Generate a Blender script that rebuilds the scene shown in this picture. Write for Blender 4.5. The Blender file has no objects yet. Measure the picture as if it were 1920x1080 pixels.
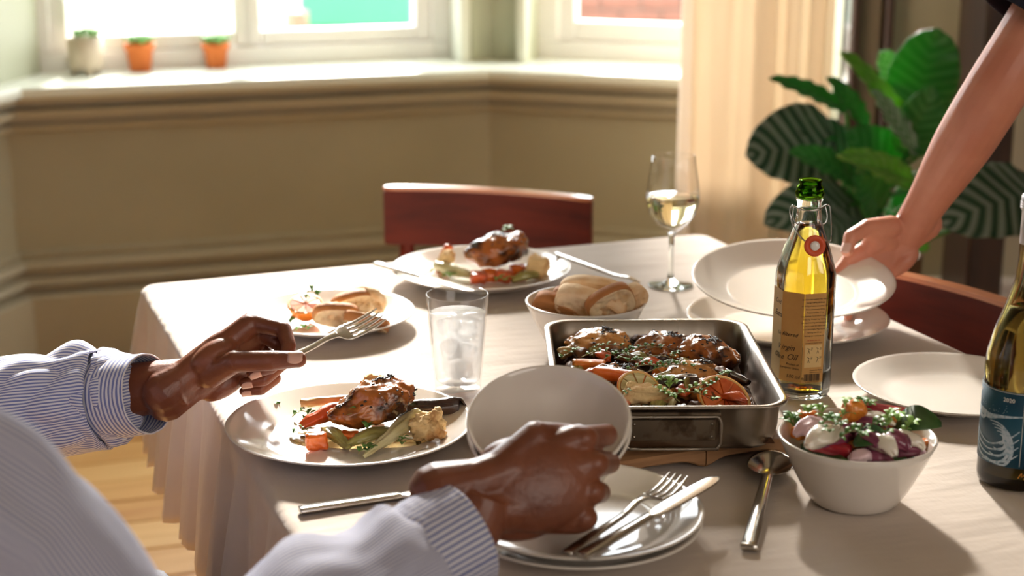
import bpy, bmesh, math, random
from mathutils import Vector, Matrix, Euler
from mathutils import noise as mn
sc = bpy.context.scene
COL = sc.collection
PI = math.pi
R = math.radians
V = Vector

# ------------------------------------------------------------------ camera
PITCH = R(15.1)
FPX = 3000.0
cam_d = bpy.data.cameras.new('camera')
cam_d.sensor_width = 36.0
cam_d.lens = FPX / 1920.0 * 36.0
cam_d.clip_start = 0.05
cam_d.clip_end = 200
cam_d.dof.use_dof = True
cam_d.dof.focus_distance = 1.77
cam_d.dof.aperture_fstop = 4.0
cam = bpy.data.objects.new('camera', cam_d)
COL.objects.link(cam)
cam.location = (0, 0, 1.37)
cam.rotation_euler = (PI / 2 - PITCH, 0, 0)
sc.camera = cam

# ------------------------------------------------------------------ view
sc.view_settings.view_transform = 'Standard'
sc.view_settings.look = 'None'
sc.view_settings.gamma = 1
sc.view_settings.use_curve_mapping = False
sc.view_settings.exposure = 1.12

# ------------------------------------------------------------------ sky and sun
world = bpy.data.worlds.new('sky')
sc.world = world
world.use_nodes = True
bg = world.node_tree.nodes['Background']
bg.inputs['Color'].default_value = (0.92, 0.97, 1.0, 1)
bg.inputs['Strength'].default_value = 5.0

sun_d = bpy.data.lights.new('sun', 'SUN')
sun_d.energy = 11.0
sun_d.angle = R(9)
sun_d.color = (1.0, 0.93, 0.84)
sun = bpy.data.objects.new('sun', sun_d)
COL.objects.link(sun)
SUN_AZ, SUN_EL = R(-4), R(29)       # azimuth from +Y (towards the windows), elevation
sdir = V((math.sin(SUN_AZ) * math.cos(SUN_EL), math.cos(SUN_AZ) * math.cos(SUN_EL), math.sin(SUN_EL)))
sun.rotation_euler = sdir.to_track_quat('Z', 'Y').to_euler()

# added soft fill lamp behind the camera
fill_d = bpy.data.lights.new('fill_light', 'AREA')
fill_d.shape = 'RECTANGLE'
fill_d.size = 2.6
fill_d.size_y = 1.6
fill_d.energy = 22
fill_d.color = (1.0, 0.90, 0.80)
fill = bpy.data.objects.new('fill_light', fill_d)
COL.objects.link(fill)
fill.location = (2.1, -1.9, 2.2)
fill.rotation_euler = (V((2.1, -1.9, 2.2)) - V((0.1, 2.2, 0.7))).to_track_quat('Z', 'Y').to_euler()

sc.cycles.max_bounces = 10
sc.cycles.diffuse_bounces = 4
sc.cycles.glossy_bounces = 4
sc.cycles.transmission_bounces = 10
sc.cycles.transparent_max_bounces = 12
sc.cycles.sample_clamp_indirect = 8
sc.cycles.caustics_refractive = True
sc.cycles.caustics_reflective = False

# ------------------------------------------------------------------ where a picture point lies on a level plane of the room
def P(px, py, z=0.75):
    x, u = px - 960.0, 540.0 - py
    d = V((x, FPX * math.cos(PITCH) + u * math.sin(PITCH), -FPX * math.sin(PITCH) + u * math.cos(PITCH)))
    return V((0, 0, 1.37)) + d * ((z - 1.37) / d.z)
def PD(px, py, Y):
    x, u = px - 960.0, 540.0 - py
    d = V((x, FPX * math.cos(PITCH) + u * math.sin(PITCH), -FPX * math.sin(PITCH) + u * math.cos(PITCH)))
    return V((0, 0, 1.37)) + d * (Y / d.y)
def PW(px, py, p0, n):
    x, u = px - 960.0, 540.0 - py
    d = V((x, FPX * math.cos(PITCH) + u * math.sin(PITCH), -FPX * math.sin(PITCH) + u * math.cos(PITCH)))
    c = V((0, 0, 1.37))
    return c + d * ((p0 - c).dot(n) / d.dot(n))

# ------------------------------------------------------------------ materials
MATS = {}
def mat(name, col, rough=0.5, metal=0.0, col2=None, nscale=8.0, ndetail=4.0, contrast=(0.35, 0.65), bump=0.0, bscale=60.0,
        trans=0.0, ior=1.45, coat=0.0, sss=0.0, sssr=0.01, spec=0.5, stretch=None, emit=None, estr=0.0, aniso=0.0,
        rough2=None, sheen=0.0):
    m = bpy.data.materials.new(name)
    m.use_nodes = True
    nt = m.node_tree
    b = nt.nodes['Principled BSDF']
    def c4(c): return (c[0], c[1], c[2], 1)
    b.inputs['Base Color'].default_value = c4(col)
    b.inputs['Roughness'].default_value = rough
    b.inputs['Metallic'].default_value = metal
    b.inputs['IOR'].default_value = ior
    b.inputs['Transmission Weight'].default_value = trans
    b.inputs['Coat Weight'].default_value = coat
    b.inputs['Coat Roughness'].default_value = 0.08
    b.inputs['Specular IOR Level'].default_value = spec
    b.inputs['Sheen Weight'].default_value = sheen
    if sss:
        b.inputs['Subsurface Weight'].default_value = sss
        b.inputs['Subsurface Scale'].default_value = sssr
        b.inputs['Subsurface Radius'].default_value = (1, 0.4, 0.2)
    if emit:
        b.inputs['Emission Color'].default_value = c4(emit)
        b.inputs['Emission Strength'].default_value = estr
    tc = nt.nodes.new('ShaderNodeTexCoord')
    mp = nt.nodes.new('ShaderNodeMapping')
    nt.links.new(tc.outputs['Object'], mp.inputs['Vector'])
    if stretch: mp.inputs['Scale'].default_value = stretch
    if col2:
        n = nt.nodes.new('ShaderNodeTexNoise')
        n.inputs['Scale'].default_value = nscale
        n.inputs['Detail'].default_value = ndetail
        nt.links.new(mp.outputs[0], n.inputs['Vector'])
        r = nt.nodes.new('ShaderNodeValToRGB')
        r.color_ramp.elements[0].position = contrast[0]
        r.color_ramp.elements[1].position = contrast[1]
        r.color_ramp.elements[0].color = c4(col)
        r.color_ramp.elements[1].color = c4(col2)
        nt.links.new(n.outputs['Fac'], r.inputs['Fac'])
        nt.links.new(r.outputs['Color'], b.inputs['Base Color'])
        if rough2 is not None:
            mr = nt.nodes.new('ShaderNodeMapRange')
            mr.inputs['From Min'].default_value = contrast[0]; mr.inputs['From Max'].default_value = contrast[1]
            mr.inputs['To Min'].default_value = rough; mr.inputs['To Max'].default_value = rough2
            nt.links.new(n.outputs['Fac'], mr.inputs['Value'])
            nt.links.new(mr.outputs[0], b.inputs['Roughness'])
    if bump:
        n2 = nt.nodes.new('ShaderNodeTexNoise')
        n2.inputs['Scale'].default_value = bscale
        n2.inputs['Detail'].default_value = 5
        nt.links.new(mp.outputs[0], n2.inputs['Vector'])
        bp = nt.nodes.new('ShaderNodeBump')
        bp.inputs['Strength'].default_value = bump
        bp.inputs['Distance'].default_value = 0.002
        nt.links.new(n2.outputs['Fac'], bp.inputs['Height'])
        nt.links.new(bp.outputs[0], b.inputs['Normal'])
    MATS[name] = m
    return m
M = MATS
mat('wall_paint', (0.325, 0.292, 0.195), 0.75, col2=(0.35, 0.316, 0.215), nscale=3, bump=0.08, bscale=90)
mat('trim_paint', (0.36, 0.315, 0.215), 0.5, col2=(0.38, 0.335, 0.235), nscale=3)
mat('sill_paint', (0.62, 0.64, 0.53), 0.35, col2=(0.67, 0.68, 0.58), nscale=3)
mat('pier_paint', (0.40, 0.41, 0.29), 0.55, col2=(0.43, 0.44, 0.32), nscale=3)
mat('white_gloss', (0.80, 0.77, 0.74), 0.3)
mat('ceiling_paint', (0.80, 0.78, 0.72), 0.9)
mat('ceramic', (0.80, 0.745, 0.68), 0.12, coat=0.4, col2=(0.82, 0.765, 0.70), nscale=6)
mat('steel', (0.62, 0.59, 0.55), 0.16, metal=1)
mat('brushed_steel', (0.40, 0.36, 0.31), 0.26, metal=1, col2=(0.20, 0.15, 0.11), nscale=14, contrast=(0.4, 0.75), rough2=0.42, bump=0.12, bscale=70, stretch=(1, 1, 0.3))
mat('dark_steel', (0.19, 0.15, 0.11), 0.35, metal=0.9, col2=(0.08, 0.055, 0.035), nscale=60, contrast=(0.5, 0.65))
mat('chair_wood', (0.17, 0.022, 0.010), 0.5, spec=0.25, col2=(0.055, 0.007, 0.006), nscale=5, contrast=(0.3, 0.75), stretch=(1, 1, 6))
mat('chair_edge', (0.62, 0.22, 0.08), 0.3, col2=(0.50, 0.16, 0.06), nscale=6, coat=0.5)
mat('board_wood', (0.42, 0.23, 0.11), 0.5, col2=(0.24, 0.11, 0.045), nscale=7, contrast=(0.35, 0.7), stretch=(1, 8, 8), bump=0.1, bscale=60)
mat('table_wood', (0.30, 0.15, 0.07), 0.5, col2=(0.22, 0.10, 0.05), nscale=6, stretch=(1, 6, 1))
mat('terracotta', (0.72, 0.20, 0.045), 0.75, col2=(0.66, 0.17, 0.04), nscale=20)
mat('stone_pot', (0.66, 0.56, 0.43), 0.7, col2=(0.60, 0.50, 0.38), nscale=25)
mat('soil', (0.05, 0.03, 0.02), 0.95, col2=(0.09, 0.06, 0.04), nscale=60)
mat('succulent', (0.08, 0.28, 0.06), 0.5, col2=(0.20, 0.45, 0.12), nscale=30)
mat('herb', (0.075, 0.20, 0.04), 0.45, col2=(0.16, 0.34, 0.085), nscale=60)
mat('herb_light', (0.20, 0.40, 0.08), 0.45, col2=(0.36, 0.56, 0.16), nscale=60)
mat('herb_stem', (0.33, 0.34, 0.13), 0.5, col2=(0.26, 0.16, 0.07), nscale=30)
mat('chicken', (0.40, 0.12, 0.022), 0.2, col2=(0.035, 0.008, 0.004), nscale=32, ndetail=8, contrast=(0.44, 0.60), bump=1.0, bscale=70, coat=0.7, sss=0.1)
mat('chicken_pale', (0.66, 0.30, 0.08), 0.24, col2=(0.12, 0.03, 0.01), nscale=36, ndetail=8, contrast=(0.45, 0.64), bump=1.0, bscale=70, coat=0.7, sss=0.1)
mat('char', (0.018, 0.012, 0.01), 0.4, coat=0.5)
mat('carrot', (0.82, 0.19, 0.025), 0.26, col2=(0.62, 0.10, 0.012), nscale=45, bump=0.4, bscale=120, coat=0.6, sss=0.15)
mat('carrot_dark', (0.66, 0.10, 0.02), 0.3, col2=(0.15, 0.03, 0.01), nscale=40, contrast=(0.45, 0.72), bump=0.4, bscale=120, coat=0.6)
mat('squash', (0.86, 0.30, 0.04), 0.3, col2=(0.62, 0.13, 0.02), nscale=50, bump=0.6, bscale=100, coat=0.6, sss=0.15)
mat('parsnip', (0.68, 0.43, 0.16), 0.3, col2=(0.50, 0.26, 0.07), nscale=20, stretch=(1, 4, 4), coat=0.5)
mat('leek', (0.40, 0.36, 0.10), 0.28, col2=(0.16, 0.13, 0.03), nscale=30, stretch=(0.6, 5, 5), coat=0.6, bump=0.4, bscale=60)
mat('fennel', (0.72, 0.66, 0.40), 0.28, col2=(0.46, 0.38, 0.14), nscale=26, stretch=(0.5, 5, 5), coat=0.6, bump=0.4, bscale=60)
mat('dark_leek', (0.022, 0.012, 0.014), 0.22, col2=(0.07, 0.03, 0.02), nscale=30, stretch=(0.5, 6, 6), coat=0.8)
mat('onion_brown', (0.16, 0.06, 0.018), 0.5, col2=(0.035, 0.012, 0.006), nscale=40, spec=0.3)
mat('citrus_peel', (0.86, 0.27, 0.03), 0.35, col2=(0.80, 0.20, 0.02), nscale=60, coat=0.4, bump=0.3, bscale=260)
mat('citrus_flesh', (0.88, 0.28, 0.03), 0.4, col2=(0.55, 0.10, 0.012), nscale=110, coat=0.15)
mat('orange_red_flesh', (0.82, 0.20, 0.05), 0.22, col2=(0.55, 0.08, 0.02), nscale=60, coat=0.8, sss=0.2)
mat('pith', (0.80, 0.48, 0.16), 0.5)
mat('far_paint', (0.26, 0.23, 0.18), 0.9)
mat('crumb', (0.84, 0.64, 0.40), 0.85, col2=(0.70, 0.46, 0.24), nscale=70, contrast=(0.45, 0.7), bump=1.0, bscale=150, sss=0.1)
mat('crust', (0.50, 0.20, 0.06), 0.7, col2=(0.38, 0.15, 0.045), nscale=35, bump=0.6, bscale=120)
mat('crust_pale', (0.88, 0.66, 0.42), 0.8, col2=(0.74, 0.42, 0.18), nscale=30, contrast=(0.42, 0.66), bump=0.9, bscale=120)
mat('crouton', (0.82, 0.58, 0.28), 0.8, col2=(0.52, 0.22, 0.06), nscale=45, contrast=(0.45, 0.68), bump=1.0, bscale=110)
mat('jus', (0.85, 0.62, 0.28), 0.10, trans=0.92, ior=1.33)
mat('shallot_white', (0.86, 0.80, 0.70), 0.25, col2=(0.78, 0.68, 0.55), nscale=20, coat=0.6, sss=0.1)
mat('shallot_pink', (0.74, 0.45, 0.52), 0.28, col2=(0.80, 0.62, 0.64), nscale=18, coat=0.5)
mat('radicchio', (0.13, 0.016, 0.05), 0.28, col2=(0.30, 0.07, 0.13), nscale=24, coat=0.6)
mat('beet', (0.42, 0.020, 0.030), 0.26, col2=(0.24, 0.008, 0.02), nscale=30, coat=0.6, stretch=(0.6, 4, 4), bump=0.4, bscale=80)
mat('dark_leaf_green', (0.02, 0.06, 0.018), 0.3, col2=(0.05, 0.12, 0.03), nscale=20, coat=0.4)
mat('skin_dark', (0.235, 0.072, 0.032), 0.38, col2=(0.14, 0.038, 0.018), nscale=18, contrast=(0.35, 0.7), bump=0.25, bscale=220, sss=0.08, sssr=0.006, spec=0.6)
mat('skin_light', (0.66, 0.28, 0.18), 0.42, col2=(0.58, 0.22, 0.14), nscale=14, bump=0.15, bscale=220, sss=0.12, sssr=0.008)
mat('nail_dark', (0.62, 0.36, 0.27), 0.25, coat=0.5)
mat('nail_light', (0.80, 0.50, 0.42), 0.25, coat=0.5)
mat('hair_black', (0.012, 0.009, 0.008), 0.6, bump=0.8, bscale=120)
mat('hair_brown', (0.07, 0.035, 0.018), 0.5, bump=0.6, bscale=90, stretch=(4, 4, 1))
mat('eye_white', (0.85, 0.82, 0.8), 0.2)
mat('navy_cloth', (0.010, 0.014, 0.035), 0.85, col2=(0.016, 0.02, 0.045), nscale=60, sheen=0.3)
mat('black_knit', (0.008, 0.009, 0.020), 0.9, col2=(0.014, 0.015, 0.03), nscale=80, bump=0.4, bscale=200)
mat('orange_rubber', (0.70, 0.10, 0.03), 0.45)
mat('porcelain_white', (0.86, 0.83, 0.78), 0.2, coat=0.4)
mat('wire', (0.55, 0.55, 0.53), 0.2, metal=1)
mat('kraft_label', (0.60, 0.33, 0.10), 0.7, col2=(0.54, 0.28, 0.08), nscale=30)
mat('pale_label', (0.72, 0.50, 0.22), 0.7)
mat('ink', (0.035, 0.022, 0.018), 0.7)
mat('red_ink', (0.5, 0.06, 0.03), 0.7)
mat('pale_ink', (0.82, 0.80, 0.75), 0.6)
mat('gold_ink', (0.85, 0.38, 0.08), 0.3, metal=0.8)
mat('silver_foil', (0.62, 0.58, 0.60), 0.35, metal=0.3)
mat('tray_black', (0.02, 0.018, 0.016), 0.6)
mat('lawn', (0.16, 0.17, 0.09), 0.95, col2=(0.22, 0.18, 0.12), nscale=0.6, contrast=(0.4, 0.6))
mat('brick', (0.19, 0.085, 0.06), 0.9, col2=(0.16, 0.07, 0.05), nscale=10)
mat('mortar', (0.12, 0.10, 0.085), 0.9)
mat('teal_paint', (0.045, 0.22, 0.12), 0.6)
mat('dark_wood', (0.030, 0.014, 0.010), 0.4, col2=(0.05, 0.022, 0.014), nscale=5, stretch=(6, 6, 1), coat=0.3)
mat('planter_wood', (0.20, 0.10, 0.045), 0.55, col2=(0.13, 0.06, 0.03), nscale=8, stretch=(6, 6, 1))
mat('frame_brown', (0.16, 0.115, 0.07), 0.5, col2=(0.20, 0.145, 0.09), nscale=4)
mat('pebble_grey', (0.25, 0.22, 0.2), 0.8)
for i, (a, b_) in enumerate([((0.72, 0.42, 0.155), (0.60, 0.31, 0.10)), ((0.78, 0.49, 0.20), (0.66, 0.37, 0.13)), ((0.66, 0.37, 0.13), (0.54, 0.26, 0.08))]):
    mat('floor_board_%d' % i, a, 0.42, col2=b_, nscale=4, ndetail=6, contrast=(0.35, 0.7), stretch=(1.0, 9, 9), bump=0.1, bscale=30)

def glass_mat(name, col, ior=1.45, rough=0.0):
    m = bpy.data.materials.new(name); m.use_nodes = True
    nt = m.node_tree; nt.nodes.clear()
    g = nt.nodes.new('ShaderNodeBsdfGlass'); g.inputs['Color'].default_value = (*col, 1)
    g.inputs['IOR'].default_value = ior; g.inputs['Roughness'].default_value = rough
    o = nt.nodes.new('ShaderNodeOutputMaterial'); nt.links.new(g.outputs[0], o.inputs['Surface'])
    MATS[name] = m; return m
def liquid_mat(name, col, density, ior=1.33):
    m = glass_mat(name, (1, 1, 1), ior)
    nt = m.node_tree
    v = nt.nodes.new('ShaderNodeVolumeAbsorption'); v.inputs['Color'].default_value = (*col, 1); v.inputs['Density'].default_value = density
    nt.links.new(v.outputs[0], [n for n in nt.nodes if n.type == 'OUTPUT_MATERIAL'][0].inputs['Volume'])
    return m
glass_mat('clear_glass', (0.97, 0.99, 0.98))
glass_mat('water', (0.97, 0.98, 0.99), 1.33)

liquid_mat('oil', (0.975, 0.86, 0.08), 60, 1.40)
liquid_mat('white_wine', (0.96, 0.90, 0.45), 14, 1.34)
liquid_mat('bottle_glass', (0.62, 0.55, 0.10), 210, 1.45)
liquid_mat('wine_in_bottle', (0.95, 0.80, 0.30), 22, 1.40)
glass_mat('green_glass', (0.35, 0.55, 0.10))
def thin_mat(name, ior, rough=0.0, body=None, bodyw=0.0, trans_col=(1, 1, 1)):
    """thin-walled glass (or cloudy water): clear, with a Fresnel sheen, and some milky body"""
    m = bpy.data.materials.new(name); m.use_nodes = True; nt = m.node_tree; nt.nodes.clear()
    o = nt.nodes.new('ShaderNodeOutputMaterial'); tr = nt.nodes.new('ShaderNodeBsdfTransparent'); tr.inputs[0].default_value = (*trans_col, 1)
    gl = nt.nodes.new('ShaderNodeBsdfGlossy'); gl.inputs['Roughness'].default_value = rough
    lw = nt.nodes.new('ShaderNodeLayerWeight')
    pw = nt.nodes.new('ShaderNodeMath'); pw.operation = 'POWER'; pw.inputs[1].default_value = 3.5
    ml = nt.nodes.new('ShaderNodeMath'); ml.operation = 'MULTIPLY_ADD'; ml.inputs[1].default_value = (ior - 1) * 2.4; ml.inputs[2].default_value = 0.04
    nt.links.new(lw.outputs['Facing'], pw.inputs[0]); nt.links.new(pw.outputs[0], ml.inputs[0])
    mx = nt.nodes.new('ShaderNodeMixShader'); nt.links.new(ml.outputs[0], mx.inputs[0]); nt.links.new(gl.outputs[0], mx.inputs[2])
    base = tr
    if body:
        df = nt.nodes.new('ShaderNodeBsdfDiffuse'); df.inputs[0].default_value = (*body, 1)
        tl = nt.nodes.new('ShaderNodeBsdfTranslucent'); tl.inputs[0].default_value = (*body, 1)
        m1 = nt.nodes.new('ShaderNodeMixShader'); m1.inputs[0].default_value = .5; nt.links.new(df.outputs[0], m1.inputs[1]); nt.links.new(tl.outputs[0], m1.inputs[2])
        m2 = nt.nodes.new('ShaderNodeMixShader'); m2.inputs[0].default_value = bodyw; nt.links.new(tr.outputs[0], m2.inputs[1]); nt.links.new(m1.outputs[0], m2.inputs[2]); base = m2
    nt.links.new(base.outputs[0], mx.inputs[1]); nt.links.new(mx.outputs[0], o.inputs['Surface'])
    MATS[name] = m
thin_mat('thin_glass', 1.22)
thin_mat('cloudy_water', 1.15, body=(0.93, 0.95, 0.96), bodyw=0.34)
thin_mat('ice', 1.12, 0.1, body=(0.95, 0.97, 0.98), bodyw=0.45)
# window pane: clear, thin, reflects a little
m = bpy.data.materials.new('pane_glass'); m.use_nodes = True
nt = m.node_tree; nt.nodes.clear()
o_ = nt.nodes.new('ShaderNodeOutputMaterial'); mx = nt.nodes.new('ShaderNodeMixShader'); tr = nt.nodes.new('ShaderNodeBsdfTransparent'); gl = nt.nodes.new('ShaderNodeBsdfGlossy')
gl.inputs['Roughness'].default_value = 0.02; mx.inputs[0].default_value = 0.06
nt.links.new(tr.outputs[0], mx.inputs[1]); nt.links.new(gl.outputs[0], mx.inputs[2]); nt.links.new(mx.outputs[0], o_.inputs['Surface'])
M['pane_glass'] = m

# curtain: thin warm cloth that lets daylight through
m = mat('curtain_cloth', (0.80, 0.72, 0.62), 0.9, bump=0.2, bscale=300)
nt = m.node_tree; b = nt.nodes['Principled BSDF']; out = nt.nodes['Material Output']
tl = nt.nodes.new('ShaderNodeBsdfTranslucent'); tl.inputs['Color'].default_value = (0.88, 0.77, 0.63, 1)
mx = nt.nodes.new('ShaderNodeMixShader'); mx.inputs[0].default_value = 0.30
nt.links.new(b.outputs[0], mx.inputs[1]); nt.links.new(tl.outputs[0], mx.inputs[2]); nt.links.new(mx.outputs[0], out.inputs['Surface'])

# linen
def linen():
    m = mat('linen', (0.56, 0.475, 0.40), 0.9, sheen=0.2)
    nt = m.node_tree; b = nt.nodes['Principled BSDF']
    tc = [n for n in nt.nodes if n.type == 'TEX_COORD'][0]
    n1 = nt.nodes.new('ShaderNodeTexNoise'); n1.inputs['Scale'].default_value = 7; n1.inputs['Detail'].default_value = 5
    r = nt.nodes.new('ShaderNodeValToRGB'); r.color_ramp.elements[0].position = .3; r.color_ramp.elements[1].position = .7
    r.color_ramp.elements[0].color = (0.53, 0.445, 0.37, 1); r.color_ramp.elements[1].color = (0.60, 0.515, 0.44, 1)
    nt.links.new(tc.outputs['Object'], n1.inputs['Vector']); nt.links.new(n1.outputs['Fac'], r.inputs['Fac']); nt.links.new(r.outputs[0], b.inputs['Base Color'])
    hs = []
    for sc_, st, rot in ((320, (1, 0.12, 1), 0.37), (320, (0.12, 1, 1), 0.37), (9, (0.5, 1.6, 1), 0.5), (26, (0.5, 1.4, 1), 0.2)):
        mp = nt.nodes.new('ShaderNodeMapping'); mp.inputs['Rotation'].default_value = (0, 0, rot); mp.inputs['Scale'].default_value = st
        n = nt.nodes.new('ShaderNodeTexNoise'); n.inputs['Scale'].default_value = sc_; n.inputs['Detail'].default_value = 3
        nt.links.new(tc.outputs['Object'], mp.inputs['Vector']); nt.links.new(mp.outputs[0], n.inputs['Vector']); hs.append(n)
    last = None
    for n, s, d in zip(hs, (0.25, 0.25, 0.5, 0.35), (0.0006, 0.0006, 0.012, 0.004)):
        bp = nt.nodes.new('ShaderNodeBump'); bp.inputs['Strength'].default_value = s; bp.inputs['Distance'].default_value = d
        nt.links.new(n.outputs['Fac'], bp.inputs['Height'])
        if last: nt.links.new(last.outputs[0], bp.inputs['Normal'])
        last = bp
    nt.links.new(last.outputs[0], b.inputs['Normal'])
linen()

def stripe_mat(name, axis, pitch, c1, c2, duty=0.5):
    """woven stripes; the UV map holds metres around / along the sleeve"""
    m = mat(name, c1, 0.85, sheen=0.2)
    nt = m.node_tree; b = nt.nodes['Principled BSDF']
    uv = nt.nodes.new('ShaderNodeUVMap'); sx = nt.nodes.new('ShaderNodeSeparateXYZ')
    nt.links.new(uv.outputs[0], sx.inputs[0])
    d = nt.nodes.new('ShaderNodeMath'); d.operation = 'DIVIDE'; d.inputs[1].default_value = pitch
    nt.links.new(sx.outputs[axis], d.inputs[0])
    f = nt.nodes.new('ShaderNodeMath'); f.operation = 'PINGPONG'; f.inputs[1].default_value = 0.5
    nt.links.new(d.outputs[0], f.inputs[0])
    r = nt.nodes.new('ShaderNodeValToRGB')
    r.color_ramp.elements[0].position = 0.5 * duty - 0.05; r.color_ramp.elements[1].position = 0.5 * duty + 0.05
    r.color_ramp.elements[0].color = (*c2, 1); r.color_ramp.elements[1].color = (*c1, 1)
    nt.links.new(f.outputs[0], r.inputs['Fac']); nt.links.new(r.outputs[0], b.inputs['Base Color'])
    return m
stripe_mat('stripe_along', 0, 0.0052, (0.70, 0.69, 0.74), (0.17, 0.20, 0.42), 0.48)
stripe_mat('stripe_around', 1, 0.0052, (0.70, 0.69, 0.74), (0.17, 0.20, 0.42), 0.48)

def leaf_mat(name, dark, pale, amount):
    """lateral veins: UV.x across (-1..1), UV.y along (0..1)"""
    m = mat(name, dark, 0.38, coat=0.15)
    nt = m.node_tree; b = nt.nodes['Principled BSDF']
    uv = nt.nodes.new('ShaderNodeUVMap'); sx = nt.nodes.new('ShaderNodeSeparateXYZ'); nt.links.new(uv.outputs[0], sx.inputs[0])
    ab = nt.nodes.new('ShaderNodeMath'); ab.operation = 'ABSOLUTE'; nt.links.new(sx.outputs[0], ab.inputs[0])
    mu = nt.nodes.new('ShaderNodeMath'); mu.operation = 'MULTIPLY_ADD'; mu.inputs[1].default_value = -0.20
    nt.links.new(ab.outputs[0], mu.inputs[0]); nt.links.new(sx.outputs[1], mu.inputs[2])
    d = nt.nodes.new('ShaderNodeMath'); d.operation = 'MULTIPLY'; d.inputs[1].default_value = 8; nt.links.new(mu.outputs[0], d.inputs[0])
    f = nt.nodes.new('ShaderNodeMath'); f.operation = 'PINGPONG'; f.inputs[1].default_value = 0.5; nt.links.new(d.outputs[0], f.inputs[0])
    r = nt.nodes.new('ShaderNodeValToRGB'); r.color_ramp.elements[0].position = 0.12; r.color_ramp.elements[1].position = 0.42
    r.color_ramp.elements[0].color = (*dark, 1); r.color_ramp.elements[1].color = tuple(a * (1 - amount) + c * amount for a, c in zip(dark, pale)) + (1,)
    nt.links.new(f.outputs[0], r.inputs['Fac']); nt.links.new(r.outputs[0], b.inputs['Base Color'])
    tl = nt.nodes.new('ShaderNodeBsdfTranslucent'); tl.inputs['Color'].default_value = (dark[0] * 2.5, dark[1] * 2.5, dark[2], 1)
    mx = nt.nodes.new('ShaderNodeMixShader'); mx.inputs[0].default_value = 0.2
    nt.links.new(b.outputs[0], mx.inputs[1]); nt.links.new(tl.outputs[0], mx.inputs[2]); nt.links.new(mx.outputs[0], nt.nodes['Material Output'].inputs['Surface'])
leaf_mat('leaf_striped', (0.014, 0.065, 0.035), (0.50, 0.62, 0.54), 0.6)
leaf_mat('leaf_green', (0.030, 0.21, 0.045), (0.14, 0.46, 0.14), 0.4)
leaf_mat('leaf_lime', (0.15, 0.36, 0.06), (0.35, 0.55, 0.2), 0.3)
leaf_mat('leaf_pale', (0.12, 0.30, 0.15), (0.60, 0.72, 0.62), 0.8)

# ------------------------------------------------------------------ object helpers
def tag(o, label=None, cat=None, group=None, kind=None):
    if label: o['label'] = label
    if cat: o['category'] = cat
    if group: o['group'] = group
    if kind: o['kind'] = kind
    return o
def empty(name, loc=(0, 0, 0), rz=0.0, label=None, cat=None, group=None, kind=None):
    o = bpy.data.objects.new(name, None); COL.objects.link(o)
    o.location = loc; o.rotation_euler = (0, 0, rz); o.empty_display_size = 0.02
    return tag(o, label, cat, group, kind)
def obj(name, bm, material, parent=None, smooth=True, flat=False):
    me = bpy.data.meshes.new(name)
    if isinstance(bm, bmesh.types.BMesh):
        bmesh.ops.recalc_face_normals(bm, faces=bm.faces)
        bm.to_mesh(me); bm.free()
    else:
        me = bm
    if material is not None: me.materials.append(M[material] if isinstance(material, str) else material)
    if smooth: me.shade_smooth()
    o = bpy.data.objects.new(name, me); COL.objects.link(o)
    if parent: o.parent = parent
    return o
def world_keep(o, parent):
    """parent o to parent; o's mesh is given in world space, the parent has a location/rotation"""
    o.parent = parent
    o.matrix_parent_inverse = (Matrix.Translation(parent.location) @ parent.rotation_euler.to_matrix().to_4x4()).inverted()
    return o
def at(o, loc, rot=(0, 0, 0), s=1.0):
    o.location = loc; o.rotation_euler = rot; o.scale = (s, s, s); return o
def frame_matrix(o, x, z, loc):
    x = V(x).normalized(); z = V(z); z = (z - x * z.dot(x)).normalized(); y = z.cross(x)
    m = Matrix((x, y, z)).transposed().to_4x4(); m.translation = V(loc)
    o.rotation_mode = 'XYZ'
    o.location = m.to_translation(); o.rotation_euler = m.to_euler()
    return o
def box(bm, c, s, rot=None, bev=0.0, seg=1):
    r = bmesh.ops.create_cube(bm, size=1)
    vs = r['verts']
    for v in vs: v.co = V((v.co.x * s[0], v.co.y * s[1], v.co.z * s[2]))
    if bev:
        es = list({e for v in vs for e in v.link_edges})
        rb = bmesh.ops.bevel(bm, geom=es, offset=bev, segments=seg, affect='EDGES', profile=0.5)
        vs = list({v for f in rb['faces'] for v in f.verts} | {v for v in vs if v.is_valid})
    for v in vs:
        if rot is not None: v.co = rot @ v.co
        v.co += V(c)
    return vs
def mbox(c, s, bev=0.0, seg=1, rot=None):
    bm = bmesh.new(); box(bm, c, s, rot, bev, seg); return bm
def lathe(prof, n=64, close=False, facets=None):
    bm = bmesh.new(); rings = []
    for r, z in prof:
        if r < 1e-6: rings.append([bm.verts.new((0, 0, z))])
        else: rings.append([bm.verts.new((r * math.cos(2 * PI * i / n), r * math.sin(2 * PI * i / n), z)) for i in range(n)])
    prs = list(zip(rings, rings[1:]))
    if close: prs.append((rings[-1], rings[0]))
    for a, b in prs:
        if len(a) == 1 and len(b) == 1: continue
        for i in range(n):
            j = (i + 1) % n
            if len(a) == 1: bm.faces.new((a[0], b[i], b[j]))
            elif len(b) == 1: bm.faces.new((a[i], a[j], b[0]))
            else: bm.faces.new((a[i], a[j], b[j], b[i]))
    return bm
def catmull(pts, n):
    """n samples through the tuples pts"""
    k = len(pts); out = []
    for i in range(n):
        t = i / (n - 1) * (k - 1); s = min(int(t), k - 2); f = t - s
        p0, p1, p2, p3 = pts[max(s - 1, 0)], pts[s], pts[s + 1], pts[min(s + 2, k - 1)]
        out.append(tuple(0.5 * ((2 * b) + (-a + c) * f + (2 * a - 5 * b + 4 * c - d) * f * f + (-a + 3 * b - 3 * c + d) * f ** 3) for a, b, c, d in zip(p0, p1, p2, p3)))
    return out
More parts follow.
